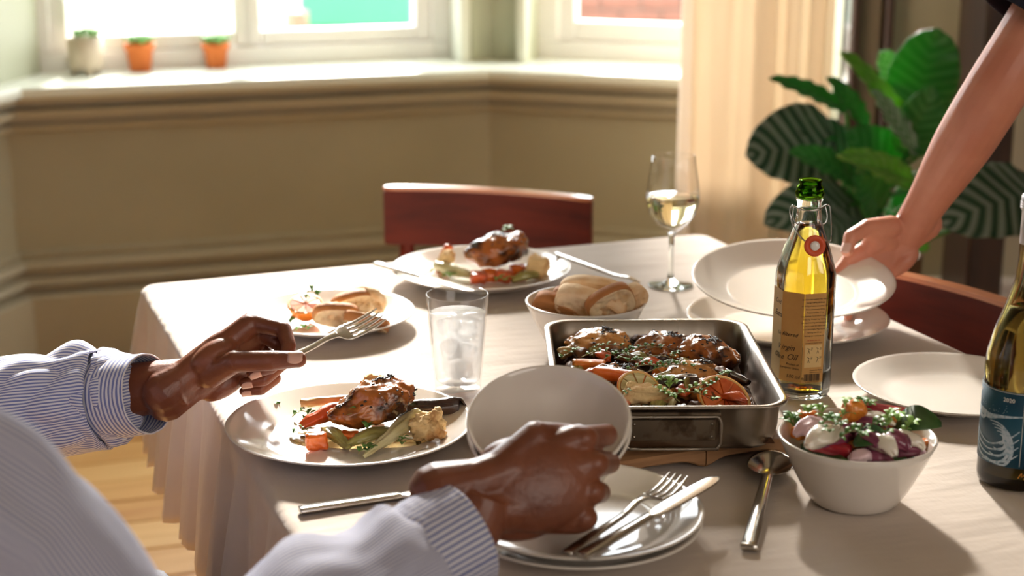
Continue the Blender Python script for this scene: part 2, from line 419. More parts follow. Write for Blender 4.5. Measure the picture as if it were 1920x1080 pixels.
def sweep(bm, pts, radii, nseg=16, nring=24, hint=(0, 0, 1), disp=None, cap=True, uv=False):
    """tapered tube through pts; radii = (across, along hint) per point; disp(u, v) adds to the radius"""
    rr = [(r, r) if not isinstance(r, tuple) else r for r in radii]
    if len(pts) > 2 or nring > 2:
        data = catmull([(*p, *r) for p, r in zip(pts, rr)], nring)
    else: data = [(*p, *r) for p, r in zip(pts, rr)]
    C = [V(d[:3]) for d in data]; rings = []; ln = 0; hint = V(hint)
    uvl = bm.loops.layers.uv.verify() if uv else None
    L = []
    for i, c in enumerate(C):
        t = (C[min(i + 1, len(C) - 1)] - C[max(i - 1, 0)]).normalized()
        up = (hint - t * hint.dot(t))
        if up.length < 1e-4: up = V((1, 0, 0)) - t * t.x
        up.normalize(); sd = t.cross(up)
        if i: ln += (c - C[i - 1]).length
        L.append(ln); ring = []
        for k in range(nseg):
            a = 2 * PI * k / nseg
            dd = disp(k / nseg, i / (len(C) - 1)) if disp else 0
            ring.append(bm.verts.new(c + sd * math.cos(a) * (data[i][3] + dd) + up * math.sin(a) * (data[i][4] + dd)))
        rings.append(ring)
    circ = 2 * PI * max(max(r) for r in rr)
    for i in range(len(rings) - 1):
        for k in range(nseg):
            j = (k + 1) % nseg
            f = bm.faces.new((rings[i][k], rings[i][j], rings[i + 1][j], rings[i + 1][k]))
            if uv:
                for lp, (uu, vv) in zip(f.loops, ((k, i), (k + 1, i), (k + 1, i + 1), (k, i + 1))):
                    lp[uvl].uv = (uu / nseg * circ, L[vv])
    if cap:
        bm.faces.new(rings[0][::-1]); bm.faces.new(rings[-1])
    return rings
def msweep(*a, **k):
    bm = bmesh.new(); sweep(bm, *a, **k); return bm
def wire(pts, r, nseg=8, nring=None, cap=True):
    bm = bmesh.new(); sweep(bm, pts, [r] * len(pts), nseg, nring or len(pts) * 4, cap=cap); return bm
def capsule(bm, p0, p1, r0, r1, n=14):
    p0, p1 = V(p0), V(p1); t = p1 - p0; L = t.length
    if L < 1e-6: t = V((0, 0, 1))
    t = t.normalized(); up = V((0, 0, 1)) if abs(t.z) < 0.9 else V((1, 0, 0)); a = t.cross(up).normalized(); b = t.cross(a)
    rings = []
    def ring(c, r): rings.append([bm.verts.new(c + (a * math.cos(2 * PI * k / n) + b * math.sin(2 * PI * k / n)) * r) for k in range(n)])
    s = bm.verts.new(p0 - t * r0)
    for q in (60, 30, 0): ring(p0 - t * r0 * math.sin(R(q)), r0 * math.cos(R(q)))
    for q in (0, 30, 60): ring(p1 + t * r1 * math.sin(R(q)), r1 * math.cos(R(q)))
    e = bm.verts.new(p1 + t * r1)
    for k in range(n):
        j = (k + 1) % n
        bm.faces.new((s, rings[0][j], rings[0][k])); bm.faces.new((e, rings[-1][k], rings[-1][j]))
        for x, y in zip(rings, rings[1:]): bm.faces.new((x[k], x[j], y[j], y[k]))
def ellipsoid(bm, c, axes, rad, sub=3):
    r = bmesh.ops.create_icosphere(bm, subdivisions=sub, radius=1)
    for v in r['verts']:
        q = v.co.copy(); v.co = V(c) + axes[0] * q.x * rad[0] + axes[1] * q.y * rad[1] + axes[2] * q.z * rad[2]
    return r['verts']
AX = (V((1, 0, 0)), V((0, 1, 0)), V((0, 0, 1)))
def solid_remesh(bm, voxel, smooth=6, name='body', fac=0.5):
    bmesh.ops.recalc_face_normals(bm, faces=bm.faces)
    me = bpy.data.meshes.new(name); bm.to_mesh(me); bm.free()
    o = bpy.data.objects.new('tmp', me); COL.objects.link(o)
    md = o.modifiers.new('r', 'REMESH'); md.mode = 'VOXEL'; md.voxel_size = voxel; md.adaptivity = 0
    if smooth:
        s = o.modifiers.new('s', 'SMOOTH'); s.factor = fac; s.iterations = smooth
    dg = bpy.context.evaluated_depsgraph_get()
    res = bpy.data.meshes.new_from_object(o.evaluated_get(dg)); res.name = name
    bpy.data.objects.remove(o); bpy.data.meshes.remove(me)
    res.materials.clear()
    return res
def join_meshes(mes, name):
    bm = bmesh.new()
    for me in mes: bm.from_mesh(me)
    out = bpy.data.meshes.new(name); bm.to_mesh(out); bm.free()
    return out
def text_mesh(txt, size, depth=0.0, align='LEFT', shear=0.0):
    cu = bpy.data.curves.new('t', 'FONT'); cu.body = txt; cu.size = size; cu.extrude = depth; cu.align_x = align; cu.shear = shear
    cu.resolution_u = 2
    o = bpy.data.objects.new('t', cu); COL.objects.link(o)
    dg = bpy.context.evaluated_depsgraph_get()
    me = bpy.data.meshes.new_from_object(o.evaluated_get(dg)); bpy.data.objects.remove(o)
    me.materials.clear()
    return me

# ================================================================== THE ROOM
SZ = 0.81                                           # height of the sill
NL, NC = P(40, 166, SZ), P(918, 131, SZ)            # sill nose: left and middle corner of the bay
NR0 = P(1275, 146, SZ)
d2 = (NR0 - NC).normalized()
NR = NC + d2 * 0.98
dl = V((-0.30, -0.954, 0)).normalized()
NLL = NL + dl * 1.6
def inward(a, b):                                    # points into the room (towards the photographer)
    d = (b - a).normalized(); n = V((d.y, -d.x, 0))
    return n if n.dot(V((-0.2, 1.5, 0)) - a.xy.to_3d()) > 0 else -n
def miter_poly(pts, off):
    """polyline offset by off towards the room"""
    out = []
    for i, p in enumerate(pts):
        ns = []
        if i: ns.append(inward(pts[i - 1], p))
        if i < len(pts) - 1: ns.append(inward(p, pts[i + 1]))
        if len(ns) == 1: out.append(p + ns[0] * off)
        else:
            b = (ns[0] + ns[1]).normalized(); out.append(p + b * (off / b.dot(ns[0])))
    return out
LINE = [V((p.x, p.y, 0)) for p in (NLL, NL, NC, NR)]
def strip(i, prof):
    """closed profile [(towards room, z)] run along segment i of the bay, mitred"""
    bm = bmesh.new(); rows = []
    cache = {}
    for o, z in prof:
        if o not in cache: cache[o] = miter_poly(LINE, o)
        q = cache[o]; rows.append((bm.verts.new((q[i].x, q[i].y, z)), bm.verts.new((q[i + 1].x, q[i + 1].y, z))))
    n = len(rows)
    for k in range(n):
        a, b = rows[k], rows[(k + 1) % n]; bm.faces.new((a[0], a[1], b[1], b[0]))
    bm.faces.new([r[0] for r in rows]); bm.faces.new([r[1] for r in rows][::-1])
    return bm
FACE = -0.078                                       # wall face lies behind the sill nose
names = ('left', 'back', 'right')
tn = 1
for i in range(3):
    tag(obj('wall_' + names[i], strip(i, [(FACE, 0), (FACE, 0.78), (FACE - 0.30, 0.78), (FACE - 0.30, 0)]), 'wall_paint', smooth=False), kind='structure')
    sill = obj('trim_%d' % tn, strip(i, [(0, SZ - 0.004), (-0.004, SZ), (FACE - 0.27, SZ), (FACE - 0.27, SZ - 0.03), (-0.012, SZ - 0.03), (0, SZ - 0.022)]), 'sill_paint', smooth=False)
    tag(sill, 'pale painted window sill', kind='structure'); tn += 1
    mo = [(FACE + 0.0, SZ - 0.03), (-0.014, SZ - 0.03), (-0.016, SZ - 0.040), (-0.050, SZ - 0.044), (-0.050, SZ - 0.054), (-0.026, SZ - 0.062), (-0.030, SZ - 0.080), (-0.064, SZ - 0.086), (-0.064, SZ - 0.096), (-0.050, SZ - 0.104), (-0.054, SZ - 0.116), (FACE, SZ - 0.124)]
    tag(obj('trim_%d' % tn, strip(i, mo), 'trim_paint', smooth=False), 'stepped moulding under the sill', kind='structure'); tn += 1
    sk = [(FACE, 0), (-0.026, 0), (-0.026, 0.258), (-0.036, 0.266), (-0.060, 0.268), (-0.060, 0.280), (-0.034, 0.292), (-0.042, 0.306), (-0.064, 0.308), (-0.064, 0.320), (-0.042, 0.334), (-0.050, 0.350), (-0.068, 0.354), (-0.064, 0.368), (FACE, 0.376)]
    tag(obj('baseboard_' + names[i], strip(i, sk), 'trim_paint', smooth=False), kind='structure')

# windows above the sill.  local frame of a bay side: a along, b outwards, z up
WTOP = 2.75
def side(i):
    a = LINE[i]; b = LINE[i + 1]; d = (b - a).normalized(); n = -inward(a, b)
    return a, d, n, (b - a).length
def lbox(bm, i, a0, a1, b0, b1, z0, z1, bev=0.0):
    o, d, n, L = side(i)
    rot = Matrix((d, n, V((0, 0, 1)))).transposed()
    c = o + d * (a0 + a1) / 2 + n * (b0 + b1) / 2 + V((0, 0, (z0 + z1) / 2))
    box(bm, c, (a1 - a0, abs(b1 - b0), z1 - z0), rot, bev)
def along(i, px, b, py=60):
    o, d, n, L = side(i)
    p = PW(px, py, o + n * b, n); return (p - o).dot(d), p.z
def lb(name, mt, i, a0, a1, b0, b1, z0, z1, bev=0.0, parent=None):
    bm = bmesh.new(); lbox(bm, i, a0, a1, b0, b1, z0, z1, bev)
    return obj(name, bm, mt, parent, smooth=False)
BW = 0.30                                           # plane of the window frame behind the nose
def window(num, i, aL, aR, panes, zg, wp=0.045):
    """white frame between aL and aR, panes = [(a0, a1)] openings, zg glass bottom"""
    w = empty('window_%d' % num, (0, 0, 0), kind='structure')
    fr = bmesh.new()
    lbox(fr, i, aL, aR, BW, BW + 0.07, SZ - 0.02, SZ + 0.05, 0.004)
    lbox(fr, i, aL, max(aL + wp, panes[0][0] - 0.047), BW, BW + 0.07, SZ + 0.05, WTOP, 0.004)
    lbox(fr, i, min(aR - wp, panes[-1][1] + 0.047), aR, BW, BW + 0.07, SZ + 0.05, WTOP, 0.004)
    lbox(fr, i, aL, aR, BW, BW + 0.07, WTOP - 0.06, WTOP, 0.004)
    obj('window_frame', fr, 'white_gloss', w, smooth=False)
    mull = []
    for k, (p0, p1) in enumerate(panes):
        s = bmesh.new()
        t = 0.050
        lbox(s, i, p0 - t, p0, BW + 0.012, BW + 0.055, SZ + 0.05, WTOP - 0.06, 0.005)
        lbox(s, i, p1, p1 + t, BW + 0.012, BW + 0.055, SZ + 0.05, WTOP - 0.06, 0.005)
        lbox(s, i, p0, p1, BW + 0.012, BW + 0.055, SZ + 0.05, zg, 0.005)
        lbox(s, i, p0, p1, BW + 0.012, BW + 0.055, WTOP - 0.13, WTOP - 0.06, 0.005)
        sa = obj('sash', s, 'white_gloss', w, smooth=False)
        g = bmesh.new(); lbox(g, i, p0, p1, BW + 0.030, BW + 0.034, zg, WTOP - 0.13)
        obj('window_pane', g, 'pane_glass', sa, smooth=False)
    return w
aL, _ = along(1, 56, BW); aR, _ = along(1, 872, BW)
g0, zg = along(1, 128, BW + 0.03, 68); g1, _ = along(1, 437, BW + 0.03); g2, _ = along(1, 488, BW + 0.03); g3, _ = along(1, 775, BW + 0.03)
zg = along(1, 430, BW + 0.03, 58)[1]
window(1, 1, aL, aR, [(g0, g1), (g2, g3)], zg)
c0, _ = along(2, 1000, BW); h0, zg2 = along(2, 1082, BW + 0.03, 38)
L2 = (LINE[3] - LINE[2]).length
window(2, 2, c0, L2 - 0.06, [(h0, L2 - 0.17)], zg2)
# piers and reveals of the bay above the sill
def poly_prism(pts, z0, z1):
    bm = bmesh.new(); lo = [bm.verts.new((p.x, p.y, z0)) for p in pts]; hi = [bm.verts.new((p.x, p.y, z1)) for p in pts]
    n = len(pts)
    for k in range(n): bm.faces.new((lo[k], lo[(k + 1) % n], hi[(k + 1) % n], hi[k]))
    bm.faces.new(lo[::-1]); bm.faces.new(hi); return bm
o1, D1, N1, Lb = side(1); o2, D2, N2, _ = side(2); o0, D0, N0, L0 = side(0)
rb = 0.205
a_r1 = along(1, 884, rb, 90)[0]; a_l2 = along(2, 990, rb, 90)[0]
inner1 = o1 + D1 * a_r1 + N1 * rb; inner2 = o2 + D2 * a_l2 + N2 * rb
corner = miter_poly(LINE, -rb + 0.0)[2]
corner_o = miter_poly(LINE, -rb - 0.24)[2]
pc = [inner1, corner + (corner_o - corner) * 0.10, inner2, o2 + D2 * a_l2 + N2 * (rb + 0.24), corner_o, o1 + D1 * a_r1 + N1 * (rb + 0.24)]
tag(obj('trim_%d' % tn, poly_prism(pc, SZ, 3.0), 'pier_paint', smooth=False), 'painted corner pier between the two windows', kind='structure'); tn += 1
# raised beads on the pier
for (i, px0, px1) in ((1, 864, 882), (2, 968, 986)):
    q0 = along(i, px0, rb - 0.02, 90)[0]; q1 = along(i, px1, rb - 0.02, 90)[0]
    bm = bmesh.new(); lbox(bm, i, q0, q1, rb - 0.022, rb + 0.11, SZ, 3.0, 0.004)
    tag(obj('trim_%d' % tn, bm, 'sill_paint', smooth=False), 'pale bead edging the window reveal', kind='structure'); tn += 1
# left pier: the left bay wall rising above the sill
lc = miter_poly(LINE, -0.09)[1]
lo_ = miter_poly(LINE, -0.42)[1]
pl = [LINE[0] + (lc - LINE[1]), lc, o1 + D1 * (aL + 0.02) + N1 * BW, o1 + D1 * (aL + 0.02) + N1 * (BW + 0.15), lo_, LINE[0] + (lo_ - LINE[1])]
tag(obj('wall_left_upper', poly_prism(pl, SZ, 3.0), 'pier_paint', smooth=False), kind='structure')
bm = bmesh.new(); lbox(bm, 1, 0, Lb, rb, rb + 0.24, WTOP, 3.0); lbox(bm, 2, 0, L2, rb, rb + 0.24, WTOP, 3.0)
tag(obj('wall_back_upper', bm, 'wall_paint', smooth=False), kind='structure')

# room to the right of the bay
E2 = LINE[3]
YR = 3.90
pX = lambda px, y, py=300: PD(px, py, y).x
xa = E2.x - 0.02
# short return from the bay to the main wall
bm = mbox(((xa + pX(1572, YR)) / 2 + 0.0, YR + 0.10, 1.5), (pX(1572, YR) - xa, 0.20, 3.0)); tag(obj('wall_return', bm, 'pier_paint', smooth=False), kind='structure')
x0, x1, x2 = pX(1572, YR), pX(1590, YR), pX(1636, YR)
bm = mbox(((x0 + x1) / 2, YR - 0.01, 1.5), (x1 - x0, 0.10, 3.0), 0.006); tag(obj('trim_%d' % tn, bm, 'dark_wood', smooth=False), 'dark upright edge strip beside the curtain', kind='structure'); tn += 1
bm = mbox(((x1 + x2) / 2, YR + 0.01, 1.5), (x2 - x1, 0.06, 3.0), 0.006); tag(obj('trim_%d' % tn, bm, 'frame_brown', smooth=False), 'brown upright panel beside the beige wall', kind='structure'); tn += 1
bm = mbox((x2 + 0.012, YR - 0.005, 1.5), (0.02, 0.08, 3.0), 0.004); tag(obj('trim_%d' % tn, bm, 'dark_wood', smooth=False), 'thin dark upright beside the beige wall', kind='structure'); tn += 1
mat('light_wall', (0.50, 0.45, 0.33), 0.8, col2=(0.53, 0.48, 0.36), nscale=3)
bm = mbox(((x2 + 3.3) / 2, YR + 0.10, 1.5), (3.3 - x2, 0.20, 3.0)); tag(obj('wall_far_right', bm, 'light_wall', smooth=False), kind='structure')
bm = bmesh.new(); box(bm, ((x2 + 3.3) / 2, YR - 0.012, 0.16), (3.3 - x2, 0.024, 0.32), bev=0.004); box(bm, ((x2 + 3.3) / 2, YR - 0.018, 0.335), (3.3 - x2, 0.036, 0.03), bev=0.008)
tag(obj('baseboard_far_right', bm, 'white_gloss', smooth=False), kind='structure')
# remaining shell (outside the picture)
XL, XR, YB = -3.0, 3.3, -3.4
def shell(name, c, s, mt='far_paint'): tag(obj(name, mbox(c, s), mt, smooth=False), kind='structure')
shell('wall_front', ((XL + XR) / 2, YB, 1.5), (XR - XL, 0.1, 3.0))
shell('wall_east', (XR, (YB + YR) / 2, 1.5), (0.1, YR - YB, 3.0))
shell('wall_west', (XL, (YB + 2.42) / 2, 1.5), (0.1, 2.42 - YB, 3.0))
shell('wall_west_return', ((XL + NLL.x) / 2 - 0.03, 2.44, 1.5), (abs(XL - NLL.x) + 0.02, 0.14, 3.0))
bm = poly_prism([V((XL, YB, 0)), V((XR, YB, 0)), V((XR, YR + 0.2, 0)), V((1.0, 4.5, 0)), V((0, 4.8, 0)), V((-1.8, 4.4, 0)), V((XL, 2.5, 0))], 3.0, 3.1)
tag(obj('ceiling', bm, 'ceiling_paint', smooth=False), kind='structure')

# floor of old pine boards, running along the bay's back wall
fl = poly_prism([V((XL, YB, 0)), V((XR, YB, 0)), V((XR, YR + 0.2, 0)), V((1.2, 4.5, 0)), V((0, 4.8, 0)), V((-1.8, 4.4, 0)), V((XL, 2.5, 0))], -0.05, -0.022)
floor = tag(obj('floor', fl, 'dark_wood', smooth=False), kind='structure')
rnd = random.Random(4)
ang = math.atan2(D1.y, D1.x)
org = LINE[1]
inn = -N1
widths = []
t = -0.30
while t < 5.2:
    w = rnd.choice((0.125, 0.135, 0.14, 0.15)); widths.append((t, w)); t += w
cache = {}
npl = 0
for (t, w) in widths:
    a = -3.0 + rnd.uniform(-0.9, 0)
    cm = org + inn * (t + w / 2)
    while a < 4.6:
        ln = rnd.choice((0.9, 1.3, 1.7, 2.2))
        if a + ln > -2.6 and a < 3.9 and (org + inn * t + D1 * a).y > -1.0:
            key = (w, ln, npl % 3)
            if key not in cache:
                me = bpy.data.meshes.new('floor_board'); b_ = mbox((0, 0, -0.0115), (ln - 0.006, w - 0.0065, 0.023), 0.002); b_.to_mesh(me); b_.free(); me.materials.append(M['floor_board_%d' % (npl % 3)]); cache[key] = me
            o = bpy.data.objects.new('floor_board', cache[key]); COL.objects.link(o); o.parent = floor
            c = org + inn * (t + w / 2) + D1 * (a + ln / 2)
            o.location = (c.x, c.y, -rnd.uniform(0, 0.0012)); o.rotation_euler = (0, 0, ang)
            npl += 1
        a += ln

# curtain
def curtain():
    bm = bmesh.new(); nx, nz = 150, 24
    pl_, pr_ = PD(1274, 300, 3.80), PD(1556, 200, 3.66)
    rows = []
    for j in range(nz + 1):
        z = 0.02 + (2.85 - 0.02) * j / nz; row = []
        for i in range(nx + 1):
            u = i / nx
            k = 1.0 + 0.10 * (z / 2.8 - 0.4) if u > 0.5 else 1.0
            x = pl_.x + (pr_.x - pl_.x) * (0.5 + (u - 0.5) * k)
            y = pl_.y + (pr_.y - pl_.y) * u
            ph = 2 * PI * (u * 3.6 + 0.42 * math.sin(6.5 * u + 1) + 0.10 * math.sin(z * 1.4 + u * 7))
            am = 0.030 * (0.7 + 0.5 * math.sin(u * 13 + 1.1)) * (1.05 - 0.15 * z)
            x += 0.005 * math.sin(2 * ph); y += am * math.sin(ph) + 0.010 * mn.noise(V((u * 16, z * .5, 2)))
            row.append(bm.verts.new((x, y, z)))
        rows.append(row)
    for j in range(nz):
        for i in range(nx): bm.faces.new((rows[j][i], rows[j][i + 1], rows[j + 1][i + 1], rows[j + 1][i]))
    o = obj('curtain', bm, 'curtain_cloth')
    s = o.modifiers.new('t', 'SOLIDIFY'); s.thickness = 0.0015
    tag(o, 'long cream curtain hanging in folds beside the second window', 'curtain')
curtain()

# ================================================================== OUTSIDE
GZ = -0.35
bm = mbox((0, 26, GZ - 0.05), (60, 42, 0.1)); tag(obj('ground', bm, 'lawn', smooth=False), kind='structure')
def garden_wall(x0, x1, y, h, label):
    r = empty('garden_wall', ((x0 + x1) / 2, y, GZ), label=label, cat='garden wall')
    obj('mortar_core', mbox((0, 0, h / 2), (x1 - x0, 0.18, h)), 'mortar', r, smooth=False)
    me = bpy.data.meshes.new('brick'); b_ = mbox((0, 0, 0), (0.215, 0.2, 0.065), 0.004); b_.to_mesh(me); b_.free(); me.materials.append(M['brick'])
    for j in range(int(h / 0.075)):
        n = int((x1 - x0) / 0.225)
        for i in range(n):
            o = bpy.data.objects.new('brick', me); COL.objects.link(o); o.parent = r
            o.location = (-(x1 - x0) / 2 + 0.12 + i * 0.225 + (0.11 if j % 2 and i < n - 1 else 0), rnd.uniform(-0.004, 0.004), 0.04 + j * 0.075)
bp0, bp1 = PD(1070, 20, 9.0), PD(1290, 20, 9.0)
garden_wall(bp0.x - 0.3, bp1.x + 0.4, 9.0, 0.98, 'low red brick garden wall outside the second window')
def garden_box():
    c = PD(672, 20, 13.0)
    r = empty('garden_box', (c.x, 13.0, GZ), label='bright green box standing outside the first window', cat='box')
    zb = PD(672, 46, 13.0).z - GZ
    obj('plinth', mbox((0, 0, zb / 2), (0.95, 0.45, zb), 0.01), 'pebble_grey', r, smooth=False)
    obj('box_body', mbox((0, 0, zb + 0.25), (0.88, 0.5, 0.5), 0.02), 'teal_paint', r, smooth=False)
    obj('lid', mbox((0, 0, zb + 0.53), (0.92, 0.54, 0.06), 0.02), 'teal_paint', r, smooth=False)
garden_box()
def stump():
    c = PD(556, 38, 12.0)
    zt = PD(556, 22, 12.0).z - GZ
    bm = lathe([(0, 0), (0.13, 0), (0.11, 0.1), (0.09, zt * 0.6), (0.085, zt), (0.0, zt + 0.005)], 20)
    o = obj('post', bm, 'planter_wood'); o.location = (c.x, 12.0, GZ); tag(o, 'brown stump outside left of the green box', 'stump')
stump()

# ================================================================== SILL POTS
def pot_on_sill(px, py, w, h, kind, label):
    p = P(px, py, SZ)
    if kind == 'stone':
        r = empty('plant_pot', p, label=label, cat='plant pot')
        prof = [(0, 0.014), (w * .44, 0.014), (w * .5, 0.022), (w * .5, h), (w * .45, h), (w * .45, h - .012), (0, h - .012)]
        obj('pot', lathe(prof, 40), 'stone_pot', r)
        for k in range(3):
            a = k * 2 * PI / 3 - PI / 2 + 0.5
            q = lathe([(0, 0), (0.008, 0), (0.011, 0.02), (0, 0.02)], 12)
            f = obj('foot', q, 'stone_pot', r); f.location = (math.cos(a) * w * .34, math.sin(a) * w * .34, 0)
    else:
        r = empty('plant_pot', p, label=label, cat='plant pot')
        prof = [(0, 0), (w * .34, 0), (w * .43, h * .76), (w * .5, h * .76), (w * .5, h), (w * .44, h), (w * .42, h - .012), (0, h - .012)]
        obj('pot', lathe(prof, 40), 'terracotta', r)
    obj('soil', lathe([(0, h - .010), (w * .42, h - .010), (w * .42, h - .014), (0, h - .014)], 24), 'soil', r)
    k = 9 if kind == 'stone' else 11
    for q in range(k):
        a = q * 2.4; rr = w * .36 * math.sqrt((q + .3) / k) * (1.15 if kind != 'stone' else 1)
        bm = bmesh.new()
        for s in range(7):
            aa = s * 2 * PI / 7; t = V((math.cos(aa), math.sin(aa), 1.0)).normalized()
            ellipsoid(bm, t * 0.010, (t, t.cross(V((0, 0, 1))).normalized(), t.cross(t.cross(V((0, 0, 1))).normalized())), (0.013, 0.0060, 0.0035), 2)
        o = obj('rosette', bm, 'succulent', r); o.location = (math.cos(a) * rr, math.sin(a) * rr, h + 0.001 + 0.008 * (1 - rr / (w * .4)))
pot_on_sill(163, 138, 0.092, 0.098, 'stone', 'beige footed pot of small succulents on the window sill')
pot_on_sill(264, 133, 0.082, 0.076, 'clay', 'terracotta pot with spreading green plant, middle of three on the sill')
pot_on_sill(406, 127, 0.076, 0.068, 'clay', 'terracotta pot with tiny green top, rightmost pot on the sill')

# ================================================================== TABLE AND CLOTH
TZ = 0.75
TA = P(258, 532, TZ)
TANG = R(21.0)
TU = V((math.cos(TANG), math.sin(TANG), 0)); TV = V((math.sin(TANG), -math.cos(TANG), 0))
TW, TL = 0.955, 1.72
t = empty('dining_table', TA + TU * TW / 2 + TV * TL / 2 - V((0, 0, TZ)), TANG, label='wooden dining table under the draped linen cloth', cat='table')
obj('tabletop', mbox((0, 0, TZ - 0.018), (TW - 0.03, TL - 0.03, 0.026), 0.004), 'table_wood', t, smooth=False)
obj('apron', mbox((0, 0, TZ - 0.075), (TW - 0.16, TL - 0.16, 0.085), 0.003), 'table_wood', t, smooth=False)
for sx in (-1, 1):
    for sy in (-1, 1):
        lg = obj('leg', mbox((0, 0, 0.315), (0.06, 0.06, 0.63), 0.006), 'table_wood', t, smooth=False); lg.location = (sx * (TW / 2 - 0.11), sy * (TL / 2 - 0.11), 0)
def cloth():
    bm = bmesh.new(); rc = 0.03; pts = []
    hw, hl = TW / 2, TL / 2
    # perimeter with normals in table coordinates
    def add(x, y, nx, ny): pts.append((x, y, nx, ny))
    N = 150; Mx = 90
    for i in range(Mx): add(-hw + rc + (2 * hw - 2 * rc) * i / Mx, hl, 0, 1)
    for k in range(10): a = PI / 2 - PI / 2 * k / 10; add(hw - rc + rc * math.cos(a), hl - rc + rc * math.sin(a), math.cos(a), math.sin(a))
    for i in range(N): add(hw, hl - rc - (2 * hl - 2 * rc) * i / N, 1, 0)
    for k in range(10): a = -PI / 2 * k / 10; add(hw - rc + rc * math.cos(a), -hl + rc + rc * math.sin(a), math.cos(a), math.sin(a))
    for i in range(Mx): add(hw - rc - (2 * hw - 2 * rc) * i / Mx, -hl, 0, -1)
    for k in range(10): a = -PI / 2 - PI / 2 * k / 10; add(-hw + rc + rc * math.cos(a), -hl + rc + rc * math.sin(a), math.cos(a), math.sin(a))
    for i in range(N): add(-hw, -hl + rc + (2 * hl - 2 * rc) * i / N, -1, 0)
    for k in range(10): a = PI - PI / 2 * k / 10; add(-hw + rc + rc * math.cos(a), hl - rc + rc * math.sin(a), math.cos(a), math.sin(a))
    n = len(pts); s = [0]
    for i in range(1, n): s.append(s[-1] + math.hypot(pts[i][0] - pts[i - 1][0], pts[i][1] - pts[i - 1][1]))
    rings = []
    c = bm.verts.new((0, 0, TZ))
    for k in range(1, 41):
        f = k / 40
        rings.append([bm.verts.new((x * f * (hw - .012) / hw, y * f * (hl - .012) / hl, TZ + 0.0006 * mn.noise(V((x * f * 9, y * f * 4, 1))))) for x, y, _, _ in pts])
    def fold(si, x, y):
        w = 2 * PI * si
        return math.sin(w * 11.3 + 2.0 * mn.noise(V((x * 5, y * 5, 0)))) * 0.55 + math.sin(w * 19.7 + 3 * mn.noise(V((x * 8, y * 8, 3)))) * 0.32 + mn.noise(V((x * 14, y * 14, 7))) * 0.5
    for k in range(1, 5):
        a = PI / 2 * k / 4
        rings.append([bm.verts.new((x + nx * (-.012 + .012 * math.sin(a)), y + ny * (-.012 + .012 * math.sin(a)), TZ - .012 + .012 * math.cos(a))) for x, y, nx, ny in pts])
    K = 16
    for k in range(1, K + 1):
        f = k / K; row = []
        for i, (x, y, nx, ny) in enumerate(pts):
            cn = 1.0 if (abs(nx) > .05 and abs(ny) > .05) else 0.0
            fo = fold(s[i], x, y)
            out = 0.014 * f + f ** 0.7 * 0.026 * fo + 0.020 * cn * f
            drop = 0.205 + 0.010 * mn.noise(V((x * 6, y * 6, 2))) + 0.004 * math.sin(s[i] * 120)
            if ny > .5 or nx > .5 and not cn: drop *= 1.0
            row.append(bm.verts.new((x + nx * out + ny * 0.006 * f * mn.noise(V((x * 20, y * 20, f * 2))), y + ny * out, TZ - .012 - drop * f)))
        rings.append(row)
    for i in range(n): bm.faces.new((c, rings[0][i], rings[0][(i + 1) % n]))
    for a, b in zip(rings, rings[1:]):
        for i in range(n): bm.faces.new((a[i], b[i], b[(i + 1) % n], a[(i + 1) % n]))
    o = obj('tablecloth', bm, 'linen')
    o.location = (t.location.x, t.location.y, 0); o.rotation_euler = (0, 0, TANG)
    so = o.modifiers.new('t', 'SOLIDIFY'); so.thickness = 0.0012; so.offset = -1
    tag(o, 'beige linen tablecloth draped over the dining table with creased skirt', 'tablecloth')
cloth()

